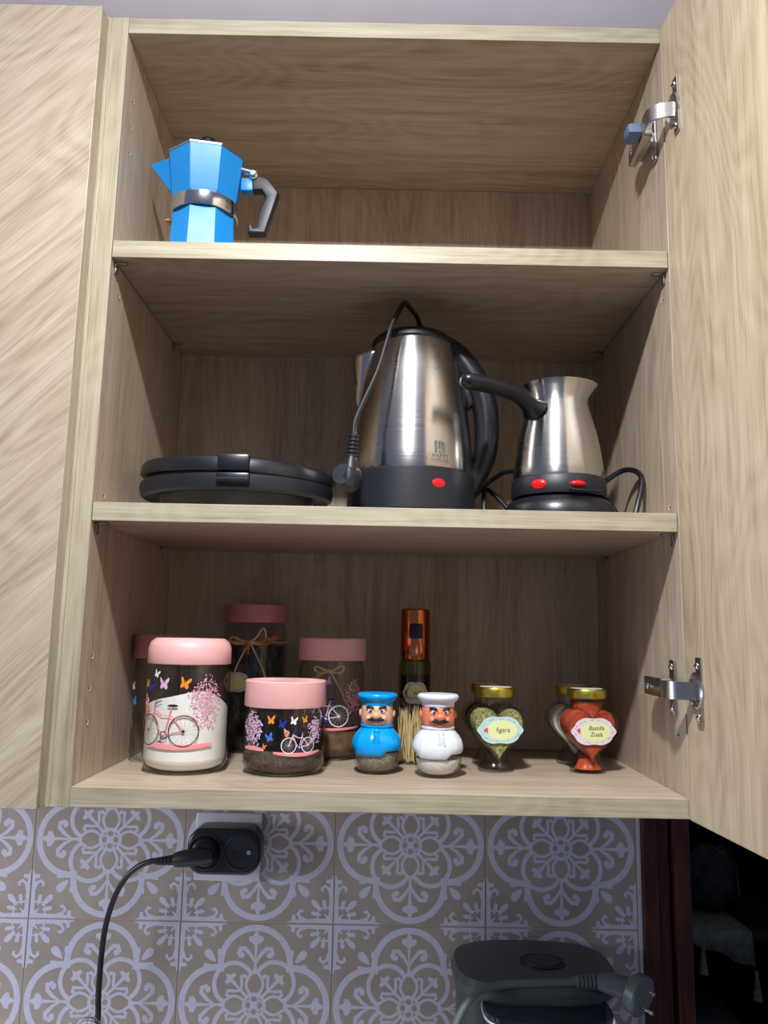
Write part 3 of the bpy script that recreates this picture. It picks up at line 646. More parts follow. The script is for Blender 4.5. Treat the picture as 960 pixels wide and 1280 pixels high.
# ------------------------------------------------------------------ Turkish coffee pot (electric)
def briki():
    bx, by = 0.4690, 0.088
    t = thing('electric_coffee_pot', 'small steel waisted coffee pot with black side handle and red switches', 'coffee pot', (bx, by, ZA))
    b = MB().lathe([(0.0480, 0.0460), (0.0485, 0.0480), (0.0478, 0.0560), (0.0455, 0.0750), (0.0420, 0.0950), (0.0370, 0.1150), (0.0338, 0.1280), (0.0332, 0.1350), (0.0345, 0.1430), (0.0375, 0.1500), (0.0385, 0.1515), (0.0370, 0.1505), (0.0325, 0.1350), (0.0335, 0.1200), (0.0440, 0.0600), (0.0001, .0560)], 96)
    for i, v in enumerate(b.v):
        x, y, z = v
        if z > 0.135 and x > 0.0: b.v[i] = (x + (z - .135) * .30 * (x / .035), y, z)
    obj('steel_body', b, STEEL, t)
    c = MB().lathe([(0.0001, .0260), (0.0500, 0.0260), (0.0506, 0.0280), (0.0500, 0.0440), (0.0485, 0.0462), (0.0001, .0462)], 72); obj('base_collar', c, BLACK_M, t)
    pb = MB().lathe([(0.0001, 0.0003), (0.0560, 0.0003), (0.0600, 0.0040), (0.0595, 0.0120), (0.0530, 0.0215), (0.0440, 0.0255), (0.0001, 0.0258)], 72); obj('power_base', pb, BLACK, t)
    for a_, z_, nm, sc in ((-36, 0.0350, 'indicator_light', (1, .35, .65)), (10, 0.0345, 'power_switch', (1, .55, .42))):
        a = radians(a_); s_ = MB().sphere((0, 0, 0), 0.0088, 20, sc=sc)
        s_.tf(Matrix.Translation((0.0500 * sin(a), -0.0500 * cos(a), z_)) @ Matrix.Rotation(a, 4, 'Z')); obj(nm, s_, RED, t, label='red oval ' + nm.replace('_', ' '))
    a = radians(16); rim = MB().box(-.017, .017, -.0045, .001, -.0012, .0012, bev=.001); rim.tf(Matrix.Translation((0.0530 * sin(a), -0.0530 * cos(a), .0270)) @ Matrix.Rotation(a, 4, 'Z')); obj('switch_shelf', rim, BLACK, t)
    B = lambda x, y, z: (x - bx, y - by, z - ZA)
    hp = smooth_path([B(.4400, .066, .3830), B(.4330, .060, .3870), B(.4200, .050, .3940), B(.4020, .038, .3965), B(.3840, .028, .3975), B(.3660, .019, .3975), B(.3560, .015, .3975)], 5); m = len(hp)
    rd = [0.0125, 0.0120, 0.0110, 0.0100, 0.0092] + [0.0082] * (m - 9) + [0.0076, 0.0066, 0.0052, 0.0030]
    h = MB().tube(hp, rd[:m], 16, flat=1.25); obj('handle', h, BLACK, t)
    mt = MB(); mt.tube([B(.4480, .072, .3700), B(.4420, .068, .3800), B(.4370, .064, .3860)], [.006, .0105, .0115], 14); obj('handle_mount', mt, BLACK_M, t)
    # black heat strip down the left shoulder
    cpts = [B(.516, .125, .275), B(.523, .118, .300), B(.535, .112, .3135), B(.552, .104, .3230), B(.5560, .094, .3220), B(.5590, .083, .3110), B(.5560, .076, .2950), B(.5500, .072, .2740), B(.5420, .078, .2665)]
    cpts = [B(.500, .150, .270), B(.517, .142, .300), B(.530, .128, .3175), B(.547, .118, .3290), B(.5560, .104, .3270), B(.5590, .090, .3180), B(.5570, .082, .3050), B(.5500, .074, .2850), B(.5440, .070, .2665)]
    obj('power_cord', MB().tube(smooth_path(cpts, 7), 0.0030, 10), RUBBER, t, label='black cord looping up right of the pot')
    c2 = [B(.518, .148, .2668), B(.530, .132, .3000), B(.541, .118, .2850), B(.545, .108, .2670)]
    c2 = [B(.5440, .070, .2665), B(.5400, .064, .2680), B(.5400, .100, .2668), B(.532, .120, .2860), B(.524, .128, .3080), B(.516, .138, .2950), B(.510, .150, .2670)]
    obj('power_cord', MB().tube(smooth_path([B(.520, .150, .3100), B(.527, .130, .3040), B(.533, .112, .2880), B(.537, .096, .2700)], 7), 0.0030, 10), RUBBER, t)
briki()

# ------------------------------------------------------------------ storage jars on the bottom shelf
def lid_prof(R, z0, h, rnd_top):
    if rnd_top: return [(0.0001, z0), (R, z0), (R + .0006, z0 + .001), (R + .0002, z0 + h * .62), (R - .002, z0 + h * .85), (R - .007, z0 + h), (0.0001, z0 + h + .0004)]
    return [(0.0001, z0), (R, z0), (R + .0004, z0 + .0008), (R, z0 + h - .001), (R - .0012, z0 + h), (R - .0040, z0 + h), (R - .0060, z0 + h - .0025), (0.0001, z0 + h - .0027)]
def butterfly(p, x, y, s, a=0.0):
    for sg in (-1, 1):
        k = 1.0 if sg > 0 else .72
        w = [(0, 0), (.25 * k, .55), (.62 * k, .95), (.80 * k, .88), (.72 * k, .45), (.45 * k, .12), (.62 * k, -.10), (.60 * k, -.42), (.38 * k, -.55), (.12 * k, -.30)]
        p.fan((x + sg * .25 * s * k * cos(a), y + sg * .25 * s * k * sin(a) + .05 * s), [(x + (sg * u * cos(a) - v * sin(a)) * s, y + (sg * u * sin(a) + v * cos(a)) * s) for u, v in w])
    p.line([(x - .45 * s * sin(a) * -1, y - .45 * s * cos(a)), (x - .5 * s * sin(a), y + .5 * s * cos(a))], s * .09)
def bike(R, fn, parent, s, x, z, frame, wheel, dark, flowers=True, wline=.0006, pink_rim=True):
    a, b, c, c2, c3 = Print(), Print(), Print(), Print(), Print()
    rw = 0.0120 * s; xl, xr = x - 0.0165 * s, x + 0.0165 * s; zc = z + rw
    for cx in (xl, xr):
        b.arc(cx, zc, rw, 0, 2 * pi, wline * 1.6, 30)
        for k in range(14): b.line([(cx, zc), (cx + rw * cos(k * pi / 7 + .1), zc + rw * sin(k * pi / 7 + .1))], wline * .28)
        b.ell(cx, zc, .0012 * s, n=8)
        if pink_rim: a.arc(cx, zc, rw + .0009 * s, .2, 2.9, wline * 1.3, 16)
    cr = (x + 0.0005 * s, z + 0.0085 * s)
    for pts in ([(xl, zc), (x - .0095 * s, z + .030 * s)], [(x - .0105 * s, z + .027 * s), (x - .004 * s, z + .013 * s), cr], [(x - .0098 * s, z + .0285 * s), (x - .002 * s, z + .0240 * s), (x + .007 * s, z + .0235 * s), xr and (xr, zc)],
                [cr, (x + .0062 * s, z + .0305 * s)], [cr, (xr, zc)]):
        a.line(pts, wline * 2.0)
    c.line([(x - .0095 * s, z + .030 * s), (x - .0090 * s, z + .0345 * s), (x - .0060 * s, z + .0385 * s)], wline * 1.5); c.line([(x - .009 * s, z + .033 * s), (x - .0025 * s, z + .0355 * s)], wline * 1.5)
    c2.ell(x + .0070 * s, z + .0318 * s, .0046 * s, .0011 * s, 12); c3.arc(cr[0], cr[1], .0030 * s, 0, 2 * pi, wline * 1.6, 16); c3.line([cr, (x - .003 * s, z + .0035 * s)], wline * 1.2); c3.line([(x - .0048 * s, z + .0034 * s), (x - .0012 * s, z + .0034 * s)], wline * 2)
    decal('printed_saddle', c2, fn, dark, parent, base=5.5e-4); decal('printed_pedals', c3, fn, dark, parent, base=5.5e-4)
    decal('printed_bicycle', b, fn, wheel, parent, base=3.5e-4); decal('printed_bicycle_frame', a, fn, frame, parent, base=4.5e-4); decal('printed_handlebar', c, fn, dark, parent, base=5.5e-4)
    if flowers:
        g, h = Print(), Print()
        for i in range(16): g.ell(x - .0205 * s + rnd.gauss(0, .0026) * s, z + .0335 * s + rnd.gauss(0, .0020) * s, .0011 * s, n=7)
        h.poly([(x - .0240 * s, z + .0310 * s), (x - .0170 * s, z + .0310 * s), (x - .0180 * s, z + .0255 * s), (x - .0228 * s, z + .0255 * s)])
        decal('printed_flowers', g, fn, P_BLOS, parent, base=6e-4); decal('printed_basket', h, fn, P_ORG, parent, base=5e-4)
def blossom(fn, parent, x, z, rx, rz, n, mat=None, trunk=None):
    p = Print(); q = Print()
    for i in range(n):
        a = rnd.uniform(0, 2 * pi); r = sqrt(rnd.random()); r *= 1 + .12 * sin(5 * a) + rnd.uniform(-.12, .18); p.ell(x + rx * r * cos(a), z + rz * r * sin(a), rnd.uniform(.0004, .0010), rnd.uniform(.0005, .0011), 7, rnd.uniform(0, 3))
    for i in range(9): a = pi / 2 + (i - 4) * .3; q.line([(x, z - rz * .8), (x + rx * .5 * cos(a), z + rz * .1 * sin(a)), (x + rx * .9 * cos(a), z + rz * .85 * sin(a))], .00035)
    if trunk: q.line([(x, z - rz * .7), (x + trunk[0], trunk[1])], .0006)
    decal('printed_tree_branches', q, fn, P_LIL, parent, base=3e-4); decal('printed_blossom', p, fn, mat or P_BLOS, parent, base=4e-4, step=2e-6)
def ground_line(fn, parent, u0, u1, z, w, mat=None, dip=.002):
    p = Print(); m = 30; p.line([(u0 + (u1 - u0) * i / m, z - dip * sin(pi * i / m)) for i in range(m + 1)], [w * (.35 + .65 * sin(pi * min(.97, max(.03, i / m))) ** .5) for i in range(m + 1)])
    decal('printed_ground_line', p, fn, mat or P_PINK, parent, base=3e-4)
def jar(x, y, R, H, hl, label, fill=None, fz=0, lid_mat=None, round_top=False, lid_R=None, rotz=0, group='glass storage jars with pink lids', fmat=None, fill_fn=None):
    t = thing('storage_jar', label, 'jar', (x, y, 0.0), rotz, group)
    zt = H - hl; cr = 0.010
    g = MB().lathe([(0.0001, 0.0003), (R - cr, 0.0003), (R - cr * .35, 0.0032), (R, cr), (R, zt - .010), (R - .0015, zt - .006), (R - .0030, zt - .001), (R - .003, zt + .004)], 72)
    obj('glass_body', g, GLASS, t)
    L_ = MB().lathe(lid_prof(lid_R or R, zt, hl, round_top), 72); obj('lid', L_, lid_mat or PINK, t)
    if fz:
        n = 64; Rf = R - 0.0018; m = MB(); rows = [(0.0001, .0042), (Rf - cr, .0042), (Rf - cr * .35, .0072), (Rf, cr + .004)]
        m.lathe(rows + [(Rf, cr + .005)], n); o = len(m.v)
        ff = fill_fn or (lambda xx, yy: 0)
        rings = [1.0, .92, .75, .5, .25, .001]
        for q in rings:
            for k in range(n):
                a = 2 * pi * k / n; xx, yy = Rf * q * cos(a), Rf * q * sin(a); m.v.append((xx, yy, fz + ff(xx / Rf, yy / Rf)))
        for k in range(n): m.f.append((o - n + k, o - n + (k + 1) % n, o + (k + 1) % n, o + k)); m.mi.append(0)
        for i in range(len(rings) - 1):
            for k in range(n): m.f.append((o + i * n + k, o + i * n + (k + 1) % n, o + (i + 1) * n + (k + 1) % n, o + (i + 1) * n + k)); m.mi.append(0)
        obj('contents', m, fmat, t, angle=50)
    return t

# 1 tall front-left jar with flour
R1 = 0.0432
j = jar(0.0790, 0.0990, R1, 0.1348, 0.0262, 'front left glass jar of white flour with a large pink bicycle print', fz=0.060, fmat=FLOUR, round_top=True, lid_R=0.0425,
        fill_fn=lambda a, b: 0.016 * a * .2 + 0.010 - 0.012 * b - .008 * a * a + .004 * sin(3 * a + b))
fn = on_cyl(R1, 0, radians(-6))
bike(R1, fn, j, 1.24, -0.0085, 0.0290, P_PINK, INK, INK)
blossom(fn, j, 0.0330, 0.0720, 0.0155, 0.0230, 330)
ground_line(fn, j, -0.032, 0.042, 0.0305, 0.0050)
for nm, x, z, s_, mt in (('b', -0.0110, 0.0885, .0078, P_LIL), ('o', 0.0105, 0.0895, .0075, P_ORG), ('n', -.0280, .0850, .0070, P_NAVY), ('w', -.0205, .0985, .0050, WHT), ('p', -.036, .088, .0055, P_ORG)):
    p = Print(); butterfly(p, x, z, s_, rnd.uniform(-.6, .6)); decal('printed_butterfly', p, fn, mt, j, base=6e-4)
# 2 narrow jar behind it against the side
j = jar(0.0292, 0.1560, 0.0255, 0.1375, 0.0260, 'narrow pink-lidded jar squeezed behind the flour jar against the cabinet side', fz=0, lid_mat=PINK_D, lid_R=.0262)
fn = on_cyl(0.0255, 0, radians(-25))
for x, z, mt in ((-.012, .080, P_LIL), (-.008, .064, P_BLU)):
    p = Print(); butterfly(p, x, z, .006, .3); decal('printed_butterfly', p, fn, mt, j, base=6e-4)
p = Print(); p.line([(-.012, .060), (-.016, .050), (-.010, .040), (-.014, .034)], .0007); decal('printed_ribbon', p, fn, P_LIL, j)
# 3 short front jar
R3 = 0.0418
j = jar(0.1815, 0.0990, R3, 0.0935, 0.0262, 'short squat glass jar with pink lid, nearly empty, with small white bicycle print', fz=0.0205, fmat=COFFEE, lid_R=0.0420)
fn = on_cyl(R3, 0, radians(-2))
blossom(fn, j, -0.0290, 0.0470, 0.0135, 0.0150, 300, P_LIL, (0.003, .029)); blossom(fn, j, 0.0400, 0.0450, 0.0085, 0.0125, 150, P_LIL)
bike(R3, fn, j, 0.62, 0.0215, 0.0245, P_LIL, WHT, P_NAVY, True, .0005, False)
ground_line(fn, j, -0.043, -0.014, 0.0270, 0.0042, P_PINK, -.001); ground_line(fn, j, -0.004, 0.048, 0.0250, 0.0036)
for x, z, s_, mt in ((-.0075, .0555, .0058, P_ORG), (.0035, .0520, .0055, P_NAVY), (.0150, .0550, .0052, WHT), (-.0085, .0385, .0056, P_BLU), (-.0140, .0300, .0032, P_ORG), (.0270, .0560, .0045, P_ORG)):
    p = Print(); butterfly(p, x, z, s_, rnd.uniform(-.5, .5)); decal('printed_butterfly', p, fn, mt, j, base=6e-4)
# twine bows
def bow(t, R, z, s=1.0, loops=((-1, .016, .010), (1, .015, .014)), tails=((-.020, -.045), (.024, -.050)), a0=0.0, ring=True):
    S = lambda u, v, h=0: ((R + .0022 + h) * sin(u / R + a0), -(R + .0022 + h) * cos(u / R + a0), z + v)
    m = MB()
    if ring: m.tube([((R + .0014) * cos(2 * pi * k / 60), (R + .0014) * sin(2 * pi * k / 60), z + .0006 * sin(k)) for k in range(60)], .0010, 6, closed=True)
    for sg, L_, up in loops:
        m.tube(smooth_path([S(0, 0), S(sg * L_ * .5, up * .35, .001), S(sg * L_, up, .002), S(sg * L_ * 1.25, up * .45, .002), S(sg * L_ * .9, -.002, .001), S(sg * L_ * .4, -.0015), S(0, 0)], 5), .00115, 6)
    m.sphere(S(0, 0, .0005), .0024, 8)
    for u, v in tails: m.tube(smooth_path([S(0, 0), S(u * .35, v * .3, .0008), S(u * .75, v * .68, .0006), S(u, v, .0004)], 5), .00105, 6)
    return obj('twine_bow', m, TWINE, t)
# 4 tallest jar, back left
R4 = 0.0380
j = jar(0.1240, 0.2440, R4, 0.1760, 0.0225, 'tallest dusky pink-lidded jar of dark herbs at the back with twine bow and dried ear', fz=0.1250, fmat=DHERB, lid_mat=PINK_D, lid_R=0.0392)
bow(j, R4, 0.1300, loops=((-1, .019, .006), (1, .014, .017)), tails=((-.018, -.040), (.020, -.044)))
ear = MB()
for k in range(26):
    f_ = k / 26; a = (0.012 + .020 * f_) / R4; rr = R4 + .0035 + rnd.uniform(-.0008, .0012)
    ear.sphere((rr * sin(a), -rr * cos(a), .1285 + .008 * f_ + rnd.uniform(-.0038, .0038) * (1 - f_ * .6)), .0020, 8, sc=(1.3, 1, .9))
obj('dried_ear', ear, WHEAT, j)
ear2 = MB()
for k in range(14): f_ = k / 14; a = -.001 / R4; ear2.sphere(((R4 + .005) * sin(a) + rnd.uniform(-.002, .002) * (1 - f_), -(R4 + .005), .1300 - .013 * f_), .0022 * (1 - .5 * f_), 8, sc=(.9, .8, 1.4))
obj('dried_bud', ear2, WHEAT, j)
fnb = on_cyl(R4, 0, radians(-14))
def paper_label(fn, parent, x, z, w, h, rim, inner, words, size, rose=None, lines=1, base=8e-4, inset=.62, wx=0.0):
    a = Print(); n = 40
    a.fan((x, z), [(x + w / 2 * cos(t) * (1 + .05 * cos(8 * t)), z + h / 2 * sin(t) * (1 + .07 * cos(6 * t))) for t in [2 * pi * k / n for k in range(n)]])
    lb = decal('paper_label', a, fn, rim, parent, base=base)
    b = Print(); b.ell(x + w * .04, z, w * .34, h * .36, 24); decal('label_panel', b, fn, inner, parent, base=base + 1.5e-4)
    if rose:
        c = Print()
        for i in range(9): c.ell(x - w * .33 + rnd.gauss(0, .0010), z + rnd.gauss(0, .0013), .0011, n=8)
        decal('printed_rose', c, fn, rose, parent, base=base + 2.5e-4)
    e = Print()
    for i in range(30):
        t = rnd.uniform(0, 2 * pi); e.ell(x + w * .43 * cos(t), z + h * .41 * sin(t), .00045, n=6)
    decal('printed_floral_dots', e, fn, P_GREY if rim is not PAPER_B else P_BLU, parent, base=base + 2e-4)
    d = Print()
    for i, wd in enumerate(words): d.text(wd, x + w * .06 + wx, z + size * (.55 * (len(words) - 1) - 1.05 * i), size, 1.0, 0.15)
    if words: decal('handwriting', d, fn, INK, parent, base=base + 3e-4)
paper_label(fnb, j, -.008, .083, .040, .024, PAPER_L, PAPER_Y, [], .006, ROSE)
# 5 middle jar at the back
R5 = 0.0385
j = jar(0.2228, 0.2040, R5, 0.1370, 0.0255, 'pink-lidded jar behind the blue chef shaker with twine bow over white bicycle print', fz=0.0300, fmat=TOAST, lid_R=0.0396)
bow(j, R5, 0.1000, loops=((-1, .013, .005), (1, .012, .006)), tails=((-.024, -.012), (.018, -.034)), ring=False)
fn = on_cyl(R5, 0, 0)
bike(R5, fn, j, 0.95, -.004, 0.0385, P_LIL, WHT, P_NAVY, True, .0007)
ground_line(fn, j, -0.034, 0.038, 0.0375, 0.0030)
blossom(fn, j, 0.0300, 0.0720, 0.0120, 0.0180, 230, P_BLOS)
p = Print(); butterfly(p, -.0020, .088, .006, .3); decal('printed_butterfly', p, fn, P_LIL, j, base=6e-4)

# ------------------------------------------------------------------ oil sprayer, toothpicks
def sprayer():
    t = thing('oil_sprayer', 'slim oil spray bottle with shiny copper cap standing behind the chefs', 'bottle', (0.3222, 0.2190, 0))
    b = MB().lathe([(0.0001, .0003), (0.0165, 0.0003), (0.0190, 0.0025), (0.0190, 0.1080), (0.0175, 0.1125), (0.0150, .1135)], 48); obj('glass_body', b, OILGL, t)
    o = MB().lathe([(0.0001, .003), (0.0155, 0.003), (0.0170, 0.005), (0.0170, 0.0950), (0.0001, .0952)], 48); obj('oil', o, glass('olive_oil', (0.50, 0.46, 0.14, 1), (0.3, .26, .06, 1)), t)
    st = MB().tube([(0.002, 0, .006), (0.0, 0, .1135)], .0015, 8); obj('dip_tube', st, FACE, t)
    c = MB().lathe([(0.0001, .1136), (0.0176, 0.1136), (0.0180, 0.1145), (0.0180, 0.1720), (0.0165, 0.1738), (0.0001, .1740)], 56); obj('copper_cap', c, COPPER, t)
    k = MB().box(-.0080, .0080, -.0215, -.0150, .1380, .1560, bev=.0025); k.tube([(0, -.0213, .1475), (0, -.0223, .1475)], .0022, 12); obj('spray_button', k, BLACK, t)
    paper_label(on_cyl(.0190, 0, 0), t, 0, .0750, .031, .0260, PAPER_L, PAPER_Y, ['vali'], .0070, ROSE)
sprayer()
def picks():
    t = thing('toothpick_jar', 'small clear glass jar full of wooden toothpicks between the two chef shakers', 'jar', (0.3152, 0.1700, 0))
    R = 0.0165
    g = MB().lathe([(0.0001, .0003), (R - .003, .0003), (R, .003), (R, .0560), (R + .0004, .0570)], 48); obj('glass_body', g, GLASS, t)
    l = MB().lathe([(R + .0004, .0570), (R + .0010, .0580), (R + .0010, .0700), (R - .002, .0720), (0.0001, .0722)], 48); obj('lid', l, GLASS, t, label='clear lid')
    for k in range(46):
        a = rnd.uniform(0, 2 * pi); r0 = (R - .0022) * sqrt(rnd.random()); r1 = (R - .0022) * sqrt(rnd.random()); b = a + rnd.uniform(-.8, .8)
        p0 = Vector((r0 * cos(a), r0 * sin(a), .0022)); p1 = Vector((r1 * cos(b) , r1 * sin(b), .0630 + rnd.uniform(-.012, .002)))
        d_ = p1 - p0
        m = MB().tube([p0, p0 + d_ * .06, p0 + d_ * .94, p1], [.0002, .0009, .0009, .0002], 6); obj('toothpick', m, PICK, t)
picks()

# ------------------------------------------------------------------ chef shakers
def chef(x, y, label, coat, skin, hatm, fillm, sc, fillz, rotz):
    t = thing('chef_shaker', label, 'shaker', (x, y, 0), rotz, 'chef-shaped salt and pepper shakers')
    z = lambda v: v * sc
    gl = MB().lathe([(0.0001, z(.0004)), (z(.0130), z(.0004)), (z(.0175), z(.0022)), (z(.0222), z(.0080)), (z(.0243), z(.0160)), (z(.0243), z(.0240)), (z(.0225), z(.0330))], 56); obj('glass_bowl', gl, GLASS, t)
    fl = MB().lathe([(0.0001, z(.0034)), (z(.0125), z(.0034)), (z(.0165), z(.0050)), (z(.0206), z(.0100)), (z(.0224), z(.0165)), (z(.0224), z(fillz)), (0.0001, z(fillz + .0008))], 48); obj('contents', fl, fillm, t)
    # jacket: flared body with a hem that dips in a step at the front
    ja = MB(); n = 96; rows = [(0.0246, .0245), (0.0262, .0270), (0.0263, .0310), (0.0250, .0360), (0.0222, .0410), (0.0185, .0450), (0.0165, .0468), (0.0158, .0480)]
    o = len(ja.v)
    def hem(a):
        d_ = (a + pi / 2 + pi) % (2 * pi) - pi     # angle from the front
        if -0.95 < d_ < 0.25: return -.0052
        if -1.15 < d_ <= -0.95: return -.0052 * (d_ + 1.15) / .2
        if 0.25 <= d_ < 0.5: return -.0052 * (0.5 - d_) / .25
        return 0
    for i, (r, h) in enumerate(rows):
        for k in range(n):
            a = 2 * pi * k / n; d_ = (a + pi / 2 + pi) % (2 * pi) - pi
            fold = 0.0009 * (math.exp(-((d_ - .05) / .07) ** 2) + .8 * math.exp(-((d_ + .22) / .06) ** 2) + .7 * math.exp(-((d_ - .75) / .10) ** 2) + .7 * math.exp(-((d_ + .8) / .1) ** 2)) * (1 if 1 < i < 7 else 0)
            hh = h + (hem(a) if i < 2 else hem(a) * .25 if i == 2 else 0)
            rr = r - (.0008 if (i == 0 and hem(a) < -.001) else 0) + fold
            ja.v.append((z(rr) * cos(a), z(rr) * sin(a), z(hh)))
    for i in range(len(rows) - 1):
        for k in range(n): ja.f.append((o + i * n + k, o + i * n + (k + 1) % n, o + (i + 1) * n + (k + 1) % n, o + (i + 1) * n + k)); ja.mi.append(0)
    jo = obj('jacket', ja, coat, t, angle=60)
    collar = MB().lathe([(z(.0158), z(.0478)), (z(.0172), z(.0480)), (z(.0174), z(.0498)), (z(.0160), z(.0505))], 40); obj('collar', collar, coat, t)
    # neckerchief knot
    kn = MB().sphere((z(.001), -z(.0200), z(.0445)), z(.0030), 12, sc=(1.1, .8, 1)); kn.prism([(z(-.0020), z(.0430)), (z(.0036), z(.0430)), (z(.0052), z(.0330)), (z(.0010), z(.0315)), (z(-.0030), z(.0335))], -z(.0262), -z(.0200), 'y', bev=z(.0012)); obj('neckerchief', kn, coat, t)
    hd = MB(); prof = [(0.0001, z(.0490)), (z(.0150), z(.0490)), (z(.0168), z(.0520)), (z(.0172), z(.0580)), (z(.0170), z(.0650)), (z(.0165), z(.0700)), (z(.0150), z(.0712)), (.0001, z(.0712))]
    hd.lathe(prof, 56)
    for i, v in enumerate(hd.v):      # cheeks and chin pushed forward a little
        X, Y, Z = v
        if Y < 0:
            k = math.exp(-((Z / sc - .0545) / .004) ** 2) * math.exp(-(X / z(.011)) ** 2); hd.v[i] = (X, Y - z(.0016) * k, Z)
    hd.sphere((0, -z(.0190), z(.0605)), z(.0042), 16, sc=(1.15, .95, .95)); hd.sphere((0, -z(.0178), z(.0640)), z(.0026), 12, sc=(.8, .9, 1.5))
    for sg in (-1, 1):
        hd.sphere((sg * z(.0040), -z(.0182), z(.0600)), z(.0025), 12); hd.sphere((sg * z(.0178), z(.001), z(.0615)), z(.0034), 14, sc=(.55, .9, 1.25))
        hd.sphere((sg * z(.0075), -z(.0150), z(.0575)), z(.0040), 12)
    hd.sphere((0, -z(.0165), z(.0525)), z(.0034), 12, sc=(1.4, .7, .6))
    obj('head', hd, skin, t, angle=60)
    fn = on_cyl(z(.0172), 0, 0)
    for sg in (-1, 1):
        e = MB().sphere((sg * z(.0062), -z(.0160), z(.0650)), z(.0027), 14, sc=(1, .45, .85)); eo = obj('eye', e, WHT, t)
        pu = MB().sphere((sg * z(.0060), -z(.0173), z(.0650)), z(.0017), 10, sc=(1, .4, 1)); obj('pupil', pu, EYE, eo)
        pu2 = MB().sphere((sg * z(.0060), -z(.0178), z(.0650)), z(.0008), 8, sc=(1, .4, 1)); obj('pupil', pu2, INK, eo)
        br = MB().tube(smooth_path([(sg * z(.0030), -z(.0178), z(.0682)), (sg * z(.0065), -z(.0176), z(.0696)), (sg * z(.0105), -z(.0150), z(.0688))], 4), [z(.0010)] * 9, 8, flat=1.0); obj('eyebrow', br, INK, t)
    mo = MB()
    pts = smooth_path([(-z(.0105), -z(.0160), z(.0588)), (-z(.0070), -z(.0182), z(.0562)), (-z(.0030), -z(.0196), z(.0566)), (0, -z(.0200), z(.0572)), (z(.0030), -z(.0196), z(.0566)), (z(.0070), -z(.0182), z(.0562)), (z(.0105), -z(.0160), z(.0588))], 4)
    m_ = len(pts); mo.tube(pts, [z(.0003 + .0017 * sin(pi * min(1, max(0, i / (m_ - 1)))) ** .6) for i in range(m_)], 8); obj('moustache', mo, INK, t)
    # flat beret-like chef hat
    ha = MB().lathe([(0.0001, z(.0705)), (z(.0168), z(.0705)), (z(.0170), z(.0718)), (z(.0170), z(.0740)), (z(.0196), z(.0762)), (z(.0215), z(.0785)), (z(.0216), z(.0806)), (z(.0200), z(.0826)), (z(.0140), z(.0830)), (z(.0070), z(.0818)), (0.0001, z(.0816))], 56); obj('chef_hat', ha, hatm, t, angle=60)
chef(0.2780, 0.1060, 'chef shaker in bright blue hat and jacket, grey ground pepper inside', CHEFB, SKIN_B, CHEFB, PEPPER, 0.985, .0225, radians(-3))
chef(0.3412, 0.0920, 'chef shaker in white hat and jacket, half full of salt', WHITEP, SKIN_W, WHITEP, SALT, 1.0, .0185, radians(3))

